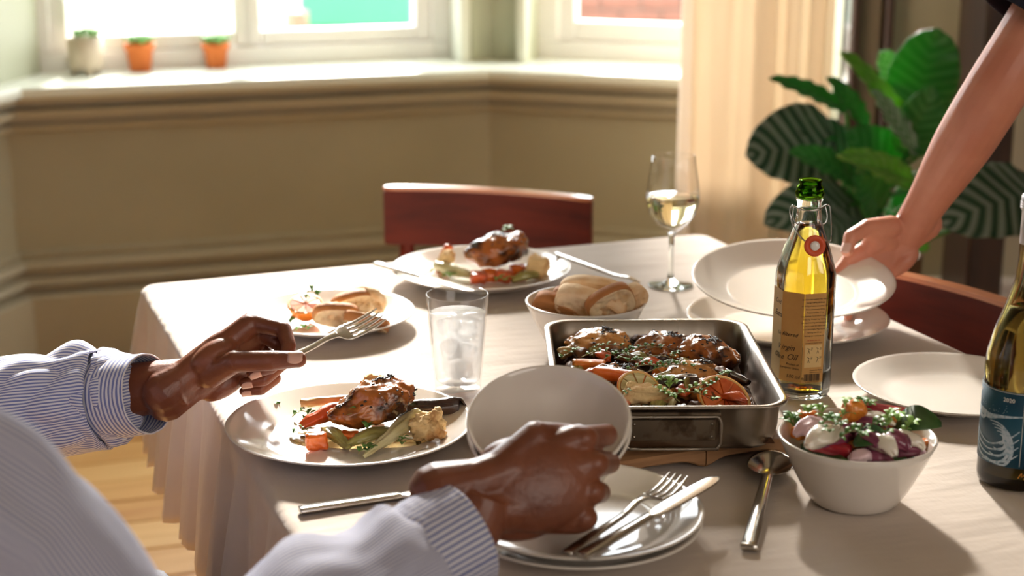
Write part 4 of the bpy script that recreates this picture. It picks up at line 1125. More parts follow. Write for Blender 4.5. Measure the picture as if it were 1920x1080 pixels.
# ================================================================== WINE BOTTLE
def wine_bottle(p):
    r = empty('wine_bottle', p, label='wine bottle with a blue wave label at the right edge', cat='bottle')
    Rr = .0385
    out = [(0, .012), (.02, .008), (Rr - .006, 0), (Rr - .001, .003), (Rr, .010), (Rr, .125), (Rr - .0015, .140), (Rr - .007, .162), (.0225, .190), (.0165, .212), (.0148, .235), (.0142, .262), (.0142, .284), (.0158, .285), (.0158, .296), (.0145, .298)]
    inn = [(.0095, .298), (.0100, .262), (.0106, .235), (.0122, .212), (.0182, .190), (Rr - .0115, .162), (Rr - .0055, .140), (Rr - .004, .125), (Rr - .004, .014), (.02, .014), (0, .018)]
    obj('glass_bottle', lathe(out + inn, 80), 'bottle_glass', r)
    obj('wine', lathe([(0, .0182), (.02, .0142), (Rr - .0042, .0142), (Rr - .0042, .125), (Rr - .0057, .140), (Rr - .0117, .162), (.0195, .1845), (0, .1843)], 80), 'wine_in_bottle', r)
    obj('capsule', lathe([(.01485, .250), (.01485, .283), (.0164, .2845), (.0164, .2965), (.0150, .2990), (0, .2992), (0, .298), (.0143, .298), (.0143, .250)], 60), 'silver_foil', r)
    for z in (.2865, .2890, .2915): 
        b = bmesh.new(); sweep(b, [(.0163 * math.cos(2 * PI * k / 24), .0163 * math.sin(2 * PI * k / 24), z) for k in range(25)], [.0006] * 25, 6, 48, cap=False); obj('cap_ridge', b, 'silver_foil', r)
    # wrap-around label, cylindrical patch
    z0, z1 = .027, .106; a0, a1 = R(-240), R(-97)
    def patch(u0, u1, zz0, zz1, rad, nu=48, th=.0004):
        bm = bmesh.new(); g = []
        for i in range(nu + 1):
            a = u0 + (u1 - u0) * i / nu
            g.append([bm.verts.new(((rad + k) * math.cos(a), (rad + k) * math.sin(a), z)) for k, z in ((0, zz0), (th, zz0), (th, zz1), (0, zz1))])
        for x, y in zip(g, g[1:]):
            for k in range(4): bm.faces.new((x[k], x[(k + 1) % 4], y[(k + 1) % 4], y[k]))
        bm.faces.new(g[0]); bm.faces.new(g[-1][::-1]); return bm
    m = mat('wave_label', (0.006, 0.045, 0.085), 0.45, col2=(0.008, 0.075, 0.12), nscale=30)
    lab = obj('label', patch(a0, a1, z0, z1, Rr + .0002), 'wave_label', r)
    def ink_strip(pts, w, name='wave_line', mt='pale_ink'):
        """brush stroke on the label: pts in (angle fraction 0..1, height fraction 0..1)"""
        bm = bmesh.new(); C = catmull([(x, y, ww) for (x, y), ww in zip(pts, w)], 28); prev = None
        for i, (u, v, ww) in enumerate(C):
            u2, v2, _ = C[min(i + 1, 27)]; u1, v1, _ = C[max(i - 1, 0)]
            du, dv = (u2 - u1) * (a1 - a0) * Rr, (v2 - v1) * (z1 - z0); L = math.hypot(du, dv) or 1; nu_, nv_ = -dv / L, du / L
            row = []
            for sg in (-1, 1):
                a = a0 + (a1 - a0) * u + sg * nu_ * ww / Rr; z = z0 + (z1 - z0) * v + sg * nv_ * ww
                z = min(max(z, z0 + .0005), z1 - .0005)
                row.append(bm.verts.new(((Rr + .0008) * math.cos(a), (Rr + .0008) * math.sin(a), z)))
            if prev: bm.faces.new((prev[0], prev[1], row[1], row[0]))
            prev = row
        return obj(name, bm, mt, r)
    rn = random.Random(5)
    m = mat('wave_ink', (0.42, 0.50, 0.57), 0.5, col2=(0.16, 0.28, 0.38), nscale=300, contrast=(0.45, 0.7))
    # crest running across
    ink_strip([(.30, .66), (.48, .64), (.58, .62), (.70, .65), (.82, .67), (.95, .69)], [.0030, .0034, .0030, .0018, .0012, .0008], mt='wave_ink')
    ink_strip([(.35, .60), (.46, .56), (.52, .60), (.60, .66)], [.003, .002, .0016, .0005], mt='wave_ink')
    for k in (0, 2, 4, 6, 8):                                # curl of the breaking wave: nested arcs
        f = k / 8; cx, cy = .74 - .09 * f, .36 - .10 * f
        rr_ = .06 + .26 * f; pts = []
        for j in range(7):
            a = R(105 - j * 38); pts.append((cx + rr_ * .62 * math.cos(a) * (1 + .25 * j / 6), cy + rr_ * 1.0 * math.sin(a)))
        pts = [(min(max(u, .05), .94), min(max(v, .03), .95)) for u, v in pts]
        ink_strip(pts, [.0003, .0008, .0013, .0016, .0014, .0010, .0004], mt='wave_ink')
    for k in range(4):
        v = .04 + k * .075
        ink_strip([(.30, v + .22 - .02 * k), (.45, v + .06), (.62, v), (.80, v + .03 + .02 * k), (.93, v + .14 + .03 * k)], [.0012, .0010, .0008, .0010, .0005], mt='wave_ink')
    for k in range(60):
        u = rn.uniform(.38, .80); v = .70 + abs(rn.gauss(0, .06))
        if v < .95: ink_strip([(u, v), (u + .006, v + .004)], [.0003, .0003], mt='wave_ink', name='spray_dot') if k < 26 else None
    # thin border
    ink_strip([(.02, .985), (.34, .985), (.66, .985), (.955, .985)], [.0002] * 4, 'border_line'); ink_strip([(.955, .985), (.955, .66), (.955, .33), (.955, .03)], [.0002] * 4, 'border_line')
    def curved_text(s, size, u, v, mt='pale_ink', sh=0):
        me = text_mesh(s, size, 0.00004, 'CENTER', sh)
        for vt in me.vertices:
            a = a0 + (a1 - a0) * u + vt.co.x / Rr; vt.co = V(((Rr + .0008 + vt.co.z) * math.cos(a), (Rr + .0008 + vt.co.z) * math.sin(a), z0 + (z1 - z0) * v + vt.co.y))
        return obj('lettering', me, mt, r, smooth=False)
    curved_text('2020', .0058, .80, .865); curved_text('W', .0052, .38, .88)
    # gold signature-like squiggles under the label
    def squig(du):
        bm = bmesh.new(); pts = []
        for (x, z) in ((0, 0), (.002, .004), (.0035, .0055), (.0030, .002), (.005, .003), (.0075, .0065), (.0068, .003)):
            a = R(-104) + (x + du) / Rr; pts.append(((Rr + .0003) * math.cos(a), (Rr + .0003) * math.sin(a), .0165 + z - du * .2))
        sweep(bm, pts, [.00045] * len(pts), 6, 28); obj('gold_mark', bm, 'gold_ink', r)
    squig(0); squig(.0055)
    return r
wine_bottle(P(1902, 900, TZ + .0012))

# ================================================================== FOOD
FR = random.Random(12)
def noisy(bm, amp, freq, seed, verts=None):
    for v in (verts or bm.verts):
        n = v.normal if v.normal.length else v.co.normalized()
        v.co += n * amp * (mn.noise(v.co * freq + V((seed, seed * 1.7, 0))) + .5 * mn.noise(v.co * freq * 2.3 + V((0, seed, 3))))
def thing_at(o, loc, rot=(0, 0, 0), label=None, cat='food', group=None):
    o.location = loc; o.rotation_euler = rot
    return tag(o, label, cat, group)
def chicken(loc, rot, L, W, H, label, seed, mt='chicken', group='roast chicken thighs'):
    bm = bmesh.new(); ellipsoid(bm, (0, 0, 0), AX, (L / 2, W / 2, H / 2), 5)
    for v in bm.verts:
        u = v.co.x / (L / 2)
        k = 1 + .10 * u - .22 * max(0, -u) ** 2
        v.co.y *= k; v.co.z *= (1 + .12 * u - .25 * max(0, -u) ** 2)
        if v.co.z < -H * .30: v.co.z = -H * .30 + (v.co.z + H * .30) * .3
        v.co.z += H * .10 * math.sin(u * 2.2 + seed) * .5
    bm.normal_update(); noisy(bm, .0062, 36, seed); bm.normal_update(); noisy(bm, .0020, 110, seed + 5); bm.normal_update(); noisy(bm, .0007, 320, seed + 9)
    mz = min(v.co.z for v in bm.verts)
    for v in bm.verts: v.co.z -= mz
    o = obj('roast_chicken', bm, mt); thing_at(o, loc, rot, label, 'chicken', group)
    # charred peppercorn crust, joined
    rn = random.Random(seed); b2 = bmesh.new()
    o_v = [v.co.copy() for v in o.data.vertices if v.co.z > H * .42]
    for k in range(120):
        c = rn.choice(o_v)
        if rn.random() < .55: c = min(o_v, key=lambda q: (q - V((L * .28 + rn.gauss(0, L * .09), rn.gauss(0, W * .16), H * 1.1))).length)
        s = rn.uniform(.0006, .0020); ellipsoid(b2, c, AX, (s * rn.uniform(.8, 1.6), s, s * .7), 1)
    p = obj('charred_herbs', b2, 'char', o); p['kind'] = 'stuff'
    return o
def chunk(name, loc, rot, dims, mt, label, seed, bev=.3, amp=.0012, cat='vegetable', group=None, freq=90, cut=3):
    bm = bmesh.new(); bmesh.ops.create_cube(bm, size=1)
    rn = random.Random(seed)
    for v in bm.verts: v.co = V((v.co.x * dims[0] * rn.uniform(.8, 1.1), v.co.y * dims[1] * rn.uniform(.8, 1.1), v.co.z * dims[2] * rn.uniform(.85, 1.05)))
    bmesh.ops.bevel(bm, geom=bm.edges[:], offset=min(dims) * bev, segments=3, affect='EDGES', profile=.6)
    bmesh.ops.subdivide_edges(bm, edges=bm.edges[:], cuts=cut if max(dims) > .02 else 1, use_grid_fill=True)
    bm.normal_update(); noisy(bm, amp, freq, seed); bm.normal_update(); noisy(bm, amp * .35, freq * 3.1, seed + 2)
    mz = min(v.co.z for v in bm.verts)
    for v in bm.verts: v.co.z -= mz
    return thing_at(obj(name, bm, mt), loc, rot, label, cat, group)
RIDGED = {'leek': (9, .10), 'fennel': (8, .10), 'dark_leek': (7, .08), 'shallot_white': (5, .13), 'shallot_pink': (5, .13), 'radicchio': (6, .16), 'parsnip': (5, .07), 'onion_brown': (5, .15)}
def wedge_tube(name, loc, rot, pts, radii, mt, label, seed, cat='vegetable', amp=.0008, group=None, nseg=36):
    nr, ra = RIDGED.get(mt, (4, .08)); rm = max(r[0] for r in radii)
    def dsp(u, v):
        return rm * ra * (1 - abs(math.sin(PI * nr * u + seed + .5 * v))) * math.sin(PI * min(max(v, .02), .98)) - rm * ra * .6 + rm * .18 * mn.noise(V((math.cos(2 * PI * u) * 1.3, math.sin(2 * PI * u) * 1.3 + seed, v * 4)))
    bm = bmesh.new(); sweep(bm, pts, radii, nseg, len(pts) * 7, hint=(0, 0, 1), disp=dsp)
    bm.normal_update(); noisy(bm, amp, 110, seed)
    return thing_at(obj(name, bm, mt), loc, rot, label, cat, group)
LEAF = None
def leaf_bm(bm, base, d, up, L, W, n=6):
    d = V(d).normalized(); up = V(up); s = d.cross(up)
    if s.length < 1e-3: s = d.cross(V((1, 0, 0)))
    s.normalize(); up = s.cross(d); rows = []
    for i in range(n + 1):
        f = i / n; w = W / 2 * (math.sin(PI * min(f * .92 + .04, 1)) ** .8)
        c = V(base) + d * L * f + up * (L * .18 * math.sin(PI * f))
        rows.append([bm.verts.new(c - s * w + up * w * .35), bm.verts.new(c), bm.verts.new(c + s * w + up * w * .35)])
    for a, b in zip(rows, rows[1:]):
        for k in range(2): bm.faces.new((a[k], a[k + 1], b[k + 1], b[k]))
SPR = 'thyme sprigs'
def thyme(loc, ang, L, label, seed, nleaf=7, big=1.0, mt='herb', rise=.006, group=SPR):
    rn = random.Random(seed); pts = []
    cv = rn.uniform(-.9, .9)
    for i in range(6):
        f = i / 5; a = ang + cv * (f - .3)
        pts.append((L * f * math.cos(a), L * f * math.sin(a), .0012 + rise * math.sin(PI * f * .85) + rn.uniform(0, .0008)))
    st = bmesh.new(); sweep(st, pts, [.00055] * 4 + [.0004, .0003], 6, 18)
    o = thing_at(obj('thyme_sprig', st, 'herb_stem'), loc, (0, 0, 0), label, 'herb', group)
    lv = bmesh.new(); C = catmull(pts, 30)
    for k in range(nleaf):
        f = .15 + .83 * k / max(nleaf - 1, 1); c = V(C[min(int(f * 29), 29)])
        for sg in (-1, 1):
            a = ang + cv * (f - .3) + sg * rn.uniform(.7, 1.3)
            leaf_bm(lv, c, (math.cos(a), math.sin(a), rn.uniform(.1, .8)), (0, 0, 1), rn.uniform(.0045, .0075) * big, rn.uniform(.0028, .0042) * big)
    a = ang + cv * .7
    leaf_bm(lv, pts[-1], (math.cos(a), math.sin(a), .5), (0, 0, 1), .0075 * big, .0042 * big)
    p = obj('leaves', lv, mt, o); s = p.modifiers.new('t', 'SOLIDIFY'); s.thickness = .00025
    return o
def bread_slice(loc, rot, W, H, T, label, seed, crumb='crumb', crust='crust', group='slices of crusty bread', holes=9):
    """slab: outline in local x-z, thickness along y; the crust is its own part"""
    rn = random.Random(seed); n = 48; rim = []
    for k in range(n):
        a = 2 * PI * k / n; r = 1 + .05 * math.sin(2 * a + seed) + .04 * math.sin(3 * a + seed * 2)
        x = W / 2 * math.copysign(abs(math.cos(a)) ** .8, math.cos(a)) * r; z = H / 2 * math.copysign(abs(math.sin(a)) ** (.75 if math.sin(a) > 0 else .55), math.sin(a)) * r
        rim.append((x, z))
    bm = bmesh.new(); th = T
    def face_grid(y, sg):
        c = bm.verts.new((0, y, 0)); rows = []; R_ = 12
        for i in range(1, R_ + 1):
            f = i / R_ * .965
            rows.append([bm.verts.new((x * f, y, z * f)) for x, z in rim])
        for k in range(n): bm.faces.new((c, rows[0][k], rows[0][(k + 1) % n]))
        for a, b in zip(rows, rows[1:]):
            for k in range(n): bm.faces.new((a[k], b[k], b[(k + 1) % n], a[(k + 1) % n]))
        hs = [(rn.uniform(-.36, .36) * W, rn.uniform(-.32, .32) * H, rn.uniform(.05, .12) * H) for _ in range(holes)]
        for v in [c] + [v for r_ in rows for v in r_]:
            d = .0010 * mn.noise(v.co * 260 + V((seed, 0, 0)))
            for hx, hz, hr in hs:
                q = math.hypot((v.co.x - hx) * .8, v.co.z - hz) / hr
                if q < 1: d += .0045 * (1 - q * q)
            v.co.y -= sg * d
        return rows[-1]
    a = face_grid(-th / 2, -1); b = face_grid(th / 2, 1)
    for k in range(n): bm.faces.new((a[k], b[k], b[(k + 1) % n], a[(k + 1) % n]))
    o = obj('bread_slice', bm, crumb)
    cb = bmesh.new(); g = []
    for k in range(n):
        x, z = rim[k]
        g.append([cb.verts.new((x * f_, y, z * f_)) for f_, y in ((.955, -th / 2 + .0004), (1.0, -th / 2 + .0010), (1.022, 0), (1.0, th / 2 - .001), (.955, th / 2 - .0004), (.95, 0))])
    for k in range(n):
        p, q_ = g[k], g[(k + 1) % n]
        for j in range(6): cb.faces.new((p[j], p[(j + 1) % 6], q_[(j + 1) % 6], q_[j]))
    obj('crust', cb, crust, o)
    return thing_at(o, loc, rot, label, 'bread', group)
def half_citrus(loc, rot, r, label, seed, h=.8, flesh='citrus_flesh', cat='fruit', name='orange_half', group=None):
    """halved fruit, cut side up along local z"""
    prof = [(0, -r * h)] + [(r * math.sin(R(a)), -r * h * math.cos(R(a))) for a in (15, 35, 55, 75, 88)] + [(r * .985, .0006), (r * .92, .0008), (r * .90, -.0004), (0, -.0006)]
    o = obj(name, lathe(prof, 48), 'citrus_peel')
    pi_ = lathe([(r * .94, -.0002), (r * .955, .0012), (r * .87, .0012), (r * .86, -.0004)], 48, close=True); obj('pith_ring', pi_, 'pith', o)
    for k in range(9):
        b = bmesh.new(); a = 2 * PI * k / 9; w = PI / 9 * .88; rows = []
        outl = [(r * .06, 0)] + [(r * .84, -w + 2 * w * j / 5) for j in range(6)]
        top = [b.verts.new((rr * math.cos(a + t_), rr * math.sin(a + t_), .0016 + .0006 * math.sin(j * 3 + k))) for j, (rr, t_) in enumerate(outl)]
        low = [b.verts.new((rr * math.cos(a + t_), rr * math.sin(a + t_), -.002)) for rr, t_ in outl]
        b.faces.new(top); b.faces.new(low[::-1])
        for j in range(len(outl)): b.faces.new((top[j], low[j], low[(j + 1) % len(outl)], top[(j + 1) % len(outl)]))
        obj('segment', b, flesh, o, smooth=False)
    return thing_at(o, loc, rot, label, cat, group)
def puddle(loc, pts, label):
    bm = bmesh.new(); n = len(pts) * 6
    C = catmull(list(pts) + [pts[0]], n)[:-1]; up = [bm.verts.new((x * .96, y * .96, .0009)) for x, y in C]; lo = [bm.verts.new((x, y, .0001)) for x, y in C]
    bm.faces.new(up); bm.faces.new(lo[::-1]); k = len(C)
    for i in range(k): bm.faces.new((lo[i], lo[(i + 1) % k], up[(i + 1) % k], up[i]))
    return thing_at(obj('gravy_pool', bm, 'jus', smooth=True), loc, (0, 0, 0), label, 'gravy')

# ---- main plate
zp = PL1.z + .0065
def on1(px, py, dz=0): return P(px, py, zp) + V((0, 0, dz))
puddle(on1(690, 825), [(.075, .012), (.05, .035), (-.02, .04), (-.075, .03), (-.085, 0), (-.05, -.022), (.0, -.026), (.05, -.018)], "thin golden gravy pooled on the man's plate")
wedge_tube('parsnip_stick', on1(612, 782, .007), (0, 0, R(2)), [(-.028, 0, .010), (0, 0, .012), (.05, .004, .014)], [(.006, .005), (.0068, .0055), (.006, .005)], 'parsnip', "pale roast parsnip stick at the back of the man's plate", 3)
wedge_tube('roast_carrot', on1(612, 806, .008), (0, 0, R(14)), [(-.030, -.002, 0), (-.010, 0, .007), (.014, .004, .013), (.05, .004, .012)], [(.004, .003), (.009, .008), (.011, .009), (.007, .006)], 'carrot_dark', "dark glazed carrot wedge left of the chicken on the man's plate", 4, amp=.0012)
wedge_tube('blackened_leek', on1(805, 789, .008), (0, 0, R(3)), [(-.04, 0, .006), (0, 0, .008), (.030, .002, .009), (.034, .002, .009)], [(.009, .009), (.0105, .0095), (.011, .010), (.009, .008)], 'dark_leek', "blackened leek behind the chicken on the man's plate", 5)
chicken(on1(706, 812, .010), (R(-4), R(-10), R(16)), .100, .058, .050, "glazed roast chicken thigh on the man's plate", 7)
chunk('crouton', on1(688, 778, .008), (.3, .2, .5), (.030, .024, .034), 'crouton', "golden crouton standing behind the chicken on the man's plate", 8, amp=.006, freq=100, cut=5, cat='crouton', group='bread croutons')
chunk('crouton', on1(812, 825, .002), (.2, -.35, -.3), (.034, .026, .026), 'crouton', "crusty crouton at the right side of the man's plate", 9, amp=.005, freq=100, cut=5, cat='crouton', group='bread croutons')
chunk('carrot_piece', on1(593, 842), (0, 0, .2), (.024, .018, .017), 'carrot', "bright carrot chunk at the front left of the man's plate", 10, amp=.002)
chunk('carrot_piece', on1(656, 834), (0, 0, -.3), (.021, .018, .014), 'carrot', "small carrot chunk between two leeks on the man's plate", 11, amp=.002)
wedge_tube('leek_piece', on1(628, 834, .005), (0, 0, R(-52)), [(-.026, 0, .004), (0, .001, .006), (.028, 0, 0)], [(.003, .004), (.010, .0065), (.004, .003)], 'leek', "green leek wedge beside the bright carrot on the man's plate", 12)
wedge_tube('leek_piece', on1(697, 834, .005), (0, 0, R(30)), [(-.030, 0, .001), (0, .001, .006), (.030, 0, .005)], [(.005, .004), (.010, .007), (.006, .005)], 'leek', "green leek wedge below the chicken on the man's plate", 13)
wedge_tube('fennel_wedge', on1(745, 830, .004), (0, 0, R(58)), [(-.060, 0, 0), (-.02, 0, .006), (.018, .002, .012), (.040, 0, .018)], [(.003, .002), (.0075, .006), (.0105, .009), (.006, .006)], 'fennel', "long pale fennel wedge at the right of the chicken", 14)
for k, (px, py, a, L, s) in enumerate([(528, 775, 2.6, .008, 1), (548, 785, .3, .018, 1.1), (566, 792, .2, .012, 1.1), (577, 812, 4.4, .016, .9), (672, 856, .6, .012, 1.3), (750, 832, 5.2, .016, 1), (838, 790, .9, .018, 1.3), (628, 765, .4, .010, .9)]):
    thyme(on1(px, py, .001), a, L, ["lone thyme leaf tip at the left of the man's plate", "thyme sprig left of the glazed carrot on the man's plate", "short thyme sprig touching the glazed carrot tip", "thyme sprig above the bright carrot on the man's plate", "bright thyme sprig at the front of the man's plate", "thyme sprig right of the fennel wedge on the man's plate", "thyme sprig beside the blackened leek end on the man's plate", "tiny thyme sprig behind the parsnip on the man's plate"][k], 40 + k, 3, s * 1.25)
thyme(on1(648, 828, .020), 1.0, .014, "thyme sprig standing on the front of the glazed chicken", 60, 3, 1.6, rise=.014)
thyme(on1(688, 832, .013), 1.3, .014, "dark thyme sprig between the chicken and the lower leek", 61, 4, 1.6)
thyme(on1(748, 804, .026), .4, .022, "thyme sprig lying over the top of the fennel wedge", 62, 4, 1.3)
# ---- far plate
zq = PL2.z + .0065
def on2(px, py, dz=0): return P(px, py, zq) + V((0, 0, dz))
chicken(on2(935, 512, .012), (0, R(-10), R(14)), .100, .060, .052, 'roast chicken thigh on the far plate', 17)
wedge_tube('fennel_wedge', on2(850, 521, .006), (0, 0, R(-28)), [(-.030, 0, .010), (0, 0, .006), (.045, 0, 0)], [(.008, .008), (.011, .009), (.004, .003)], 'fennel', 'pale fennel wedge left of the chicken on the far plate', 18)
wedge_tube('carrot_curl', on2(838, 505, .010), (0, R(-30), R(40)), [(-.020, 0, 0), (0, 0, .010), (.018, 0, .020)], [(.006, .006), (.010, .008), (.008, .007)], 'carrot', 'curled carrot strip at the left of the far plate', 19)
chunk('crouton', on2(828, 512, .006), (.4, .3, .5), (.022, .020, .030), 'crouton', 'small crouton beside the carrot strip on the far plate', 20, amp=.003, cat='crouton', group='bread croutons')
chunk('crouton', on2(1003, 521, .0), (.1, .2, -.3), (.032, .026, .034), 'crouton', 'large crouton at the right of the far plate', 21, amp=.004, cat='crouton', group='bread croutons')
for k, (px, py, a) in enumerate([(915, 527, .2), (945, 528, -.3), (968, 518, .6), (895, 531, .1)]):
    chunk('carrot_piece', on2(px, py), (.2, .1, a), (.026, .018, .017), 'carrot' if k % 2 == 0 else 'carrot_dark', ['carrot chunk below the chicken on the far plate', 'dark carrot chunk right of centre on the far plate', 'carrot chunk beside the large crouton on the far plate', 'dark carrot chunk nearest the bright knife tip'][k], 22 + k, amp=.002)
wedge_tube('leek_piece', on2(985, 527, .004), (0, 0, R(20)), [(-.022, 0, .0), (0, 0, .005), (.022, 0, .004)], [(.006, .004), (.010, .007), (.006, .005)], 'leek', 'leek wedge at the front right of the far plate', 26)
for k, (px, py, a, l) in enumerate([(806, 514, .3, 'green herb leaf at the left edge of the far plate'), (828, 523, -.3, 'green herb leaf beside the fennel wedge on the far plate'), (928, 532, .4, 'green herb leaf under the carrot chunks on the far plate')]):
    thyme(on2(px, py, .001), a, .014, l, 70 + k, 3, 1.9, 'herb_light')
thyme(on2(940, 505, .056), .2, .012, 'thyme tip on top of the far chicken', 74, 3, 1.6)
# ---- small plate
zs = PS1.z + .0060
def on3(px, py, dz=0): return P(px, py, zs) + V((0, 0, dz))
half_citrus(on3(574, 603, .0245), (R(20), R(-4), .3), .0245, 'roasted orange half on the side plate', 30, h=.95)
thyme(on3(574, 603, .0262), 1.2, .018, 'upright thyme sprig stuck in the roasted orange half', 31, 4, 1.8, rise=.014)
thyme(on3(545, 612, .001), 1.9, .012, 'thyme leaves left of the roasted orange half', 32, 2, 1.8)
thyme(on3(553, 625, .001), -.2, .018, 'chopped thyme at the front of the side plate', 33, 4, 1.5)
bread_slice(on3(632, 617, .020), (R(38), R(10), R(24)), .062, .040, .014, 'torn bread slice leaning beside the orange half', 34)
bread_slice(on3(662, 602, .024), (R(30), R(-14), R(20)), .060, .042, .015, 'bread slice standing in the middle of the side plate', 35)
bread_slice(on3(690, 596, .026), (R(40), R(8), R(-12)), .052, .040, .016, 'crusty bread end at the back right of the side plate', 36, crust='crust_pale')
bread_slice(on3(690, 622, .014), (R(64), R(12), R(-10)), .064, .044, .015, 'bread slice lying beneath the held fork', 37)
# ---- bread bowl
cbz = BB.z
for k, (px, py, z, rot, w, h, t_, cm, cr, lb_) in enumerate([
    (1050, 578, .060, (R(38), R(14), R(-20)), .075, .036, .018, 'crust', 'crust', 'dark crusted bread piece at the left of the bread bowl'),
    (1078, 562, .062, (R(30), R(10), R(-8)), .060, .040, .015, 'crust_pale', 'crust', 'bread piece tucked behind the dark crust in the bowl'),
    (1105, 573, .070, (R(34), R(14), R(-14)), .088, .052, .020, 'crust_pale', 'crust_pale', 'large pale bread slice at the front of the bread bowl'),
    (1112, 548, .078, (R(22), R(6), R(-6)), .085, .044, .016, 'crust_pale', 'crust_pale', 'bread slice standing at the back of the bread bowl'),
    (1145, 567, .078, (R(26), R(-22), R(12)), .060, .048, .016, 'crumb', 'crust', 'holey sourdough slice right of centre in the bread bowl'),
    (1175, 571, .070, (R(30), R(-40), R(24)), .060, .044, .018, 'crust_pale', 'crust_pale', 'bread slice at the right rim of the bread bowl')]):
    p = P(px, py, cbz + z)
    bread_slice(p, rot, w, h, t_, lb_, 80 + k, cm, cr, holes=16 if k == 4 else 5)

# ---- roasting tin contents
zt0 = TRC.z + .004
def tin(px, py, z=.018): return P(px, py, zt0 + z)
bm = bmesh.new(); g_ = []
for i in range(61):
    row = []
    for j in range(81):
        u_, v_ = -1 + 2 * i / 60, -1 + 2 * j / 80
        ed = max(abs(u_), abs(v_)) ** 12
        z_ = .020 + .010 * mn.noise(V((u_ * 7, v_ * 9, 1))) + .006 * abs(mn.noise(V((u_ * 19, v_ * 24, 5)))) * 2
        row.append(bm.verts.new((u_ * .108, v_ * .147, z_ * (1 - ed) + .003)))
    g_.append(row)
for i in range(60):
    for j in range(80): bm.faces.new((g_[i][j], g_[i + 1][j], g_[i + 1][j + 1], g_[i][j + 1]))
bed = thing_at(obj('roasted_onions', bm, 'onion_brown'), (TRC.x, TRC.y, zt0), (0, 0, R(1)), 'bed of browned onions and juices in the roasting tin', 'onions')
bed['kind'] = 'stuff'
for k, (px, py, z, a, L, W_, H_, mt, lb_) in enumerate([
    (1118, 668, .012, -.3, .085, .062, .036, 'chicken_pale', 'pale golden chicken thigh at the back left of the tin'),
    (1240, 680, .012, .2, .080, .060, .036, 'chicken', 'dark glazed chicken thigh in the middle of the tin'),
    (1318, 690, .012, -.5, .090, .058, .038, 'chicken', 'brown chicken thigh at the back right of the tin'),
    (1290, 735, .008, .1, .085, .060, .034, 'chicken_pale', 'golden chicken thigh behind the orange slice in the tin'),
    (1150, 738, .008, .4, .080, .058, .032, 'chicken', 'chicken thigh hidden partly by the lifted bowls'),
    (1310, 762, .006, .0, .085, .045, .034, 'chicken_pale', 'chicken thigh against the near wall of the tin')]):
    chicken(tin(px, py, z + .006), (0, 0, a), L, W_, H_, lb_, 100 + k, mt, 'roast chicken thighs')
wedge_tube('fennel_wedge', tin(1112, 655, .028), (0, 0, R(12)), [(-.042, 0, -.004), (-.015, 0, .004), (.015, 0, .006), (.038, .002, .008)], [(.007, .006), (.008, .006), (.008, .0065), (.010, .009)], 'parsnip', 'long browned fennel stalk along the back wall of the tin', 110, amp=.0025)
half_citrus(tin(1275, 656, .038), (R(5), R(2), .2), .023, 'orange slice on edge at the back of the tin', 111, h=.45, flesh='citrus_flesh', name='orange_slice', group='orange slices')
chunk('carrot_piece', tin(1165, 716, .040), (.1, .05, -.28), (.066, .013, .014), 'carrot', 'long bright carrot baton in the tin', 112, amp=.0012)
chunk('carrot_piece', tin(1103, 694, .032), (.1, 0, -.25), (.040, .013, .012), 'squash', 'small squash piece behind the lifted bowls in the tin', 113, amp=.001)
chunk('carrot_piece', tin(1240, 706, .030), (.2, .1, .5), (.018, .014, .013), 'squash', 'tiny orange squash cube in the middle of the tin', 114, amp=.002)
half_citrus(tin(1200, 732, .042), (R(38), R(6), .3), .026, 'roasted lemon half in the middle of the tin', 115, h=.5, flesh='fennel', name='lemon_half', group='lemon pieces')
chunk('crouton', tin(1210, 756, .032), (.2, .1, .2), (.050, .020, .020), 'crouton', 'toasted crouton in front of the lemon half in the tin', 116, amp=.005, cat='crouton', group='bread croutons')
half_citrus(tin(1358, 748, .034), (R(38), R(12), .2), .031, 'large orange half at the near right corner of the tin', 117, h=.45, flesh='orange_red_flesh', name='orange_half', group='orange slices')
wedge_tube('charred_leek', tin(1262, 724, .036), (0, 0, R(8)), [(-.030, 0, .002), (0, 0, .002), (.024, 0, .001), (.028, 0, .001)], [(.007, .007), (.011, .010), (.012, .011), (.009, .009)], 'dark_leek', 'charred leek barrel in the centre of the tin', 118)
b_ = bmesh.new(); 
lk = lathe([(.003, 0), (.004, .001), (.0055, .0), (.0068, .001), (.0085, .0), (.0098, .0012), (.0108, -.002), (.003, -.002)], 28, close=True)
lke = thing_at(obj('leek_end', lk, 'leek'), tin(1292, 724, .040), (R(70), 0, R(70)), 'ringed cut leek end in the centre of the tin', 'vegetable')
wedge_tube('leek_piece', tin(1240, 712, .034), (0, R(-10), R(22)), [(-.028, 0, 0), (0, 0, .003), (.026, 0, .006)], [(.003, .002), (.0065, .004), (.003, .002)], 'fennel', 'pale leek leaf above the charred leek in the tin', 119)
wedge_tube('charred_leek', tin(1365, 706, .026), (0, 0, R(-48)), [(-.030, 0, 0), (0, 0, .002), (.030, 0, 0)], [(.005, .005), (.007, .006), (.005, .004)], 'dark_leek', 'thin charred leek strip near the right wall of the tin', 120)
wedge_tube('charred_onion', tin(1345, 704, .030), (0, 0, R(10)), [(-.014, 0, 0), (0, 0, .002), (.014, 0, 0)], [(.004, .004), (.009, .007), (.004, .004)], 'char', 'black charred onion above the orange half in the tin', 121)
wedge_tube('onion_wedge', tin(1195, 682, .024), (0, 0, R(-30)), [(-.020, 0, 0), (0, 0, .004), (.020, 0, 0)], [(.004, .003), (.011, .008), (.004, .003)], 'onion_brown', 'browned onion wedge between the two back chicken thighs', 122)
wedge_tube('onion_wedge', tin(1165, 735, .026), (0, 0, R(20)), [(-.018, 0, 0), (0, 0, .004), (.018, 0, 0)], [(.004, .003), (.010, .007), (.004, .003)], 'onion_brown', 'browned onion wedge left of the lemon half in the tin', 123)
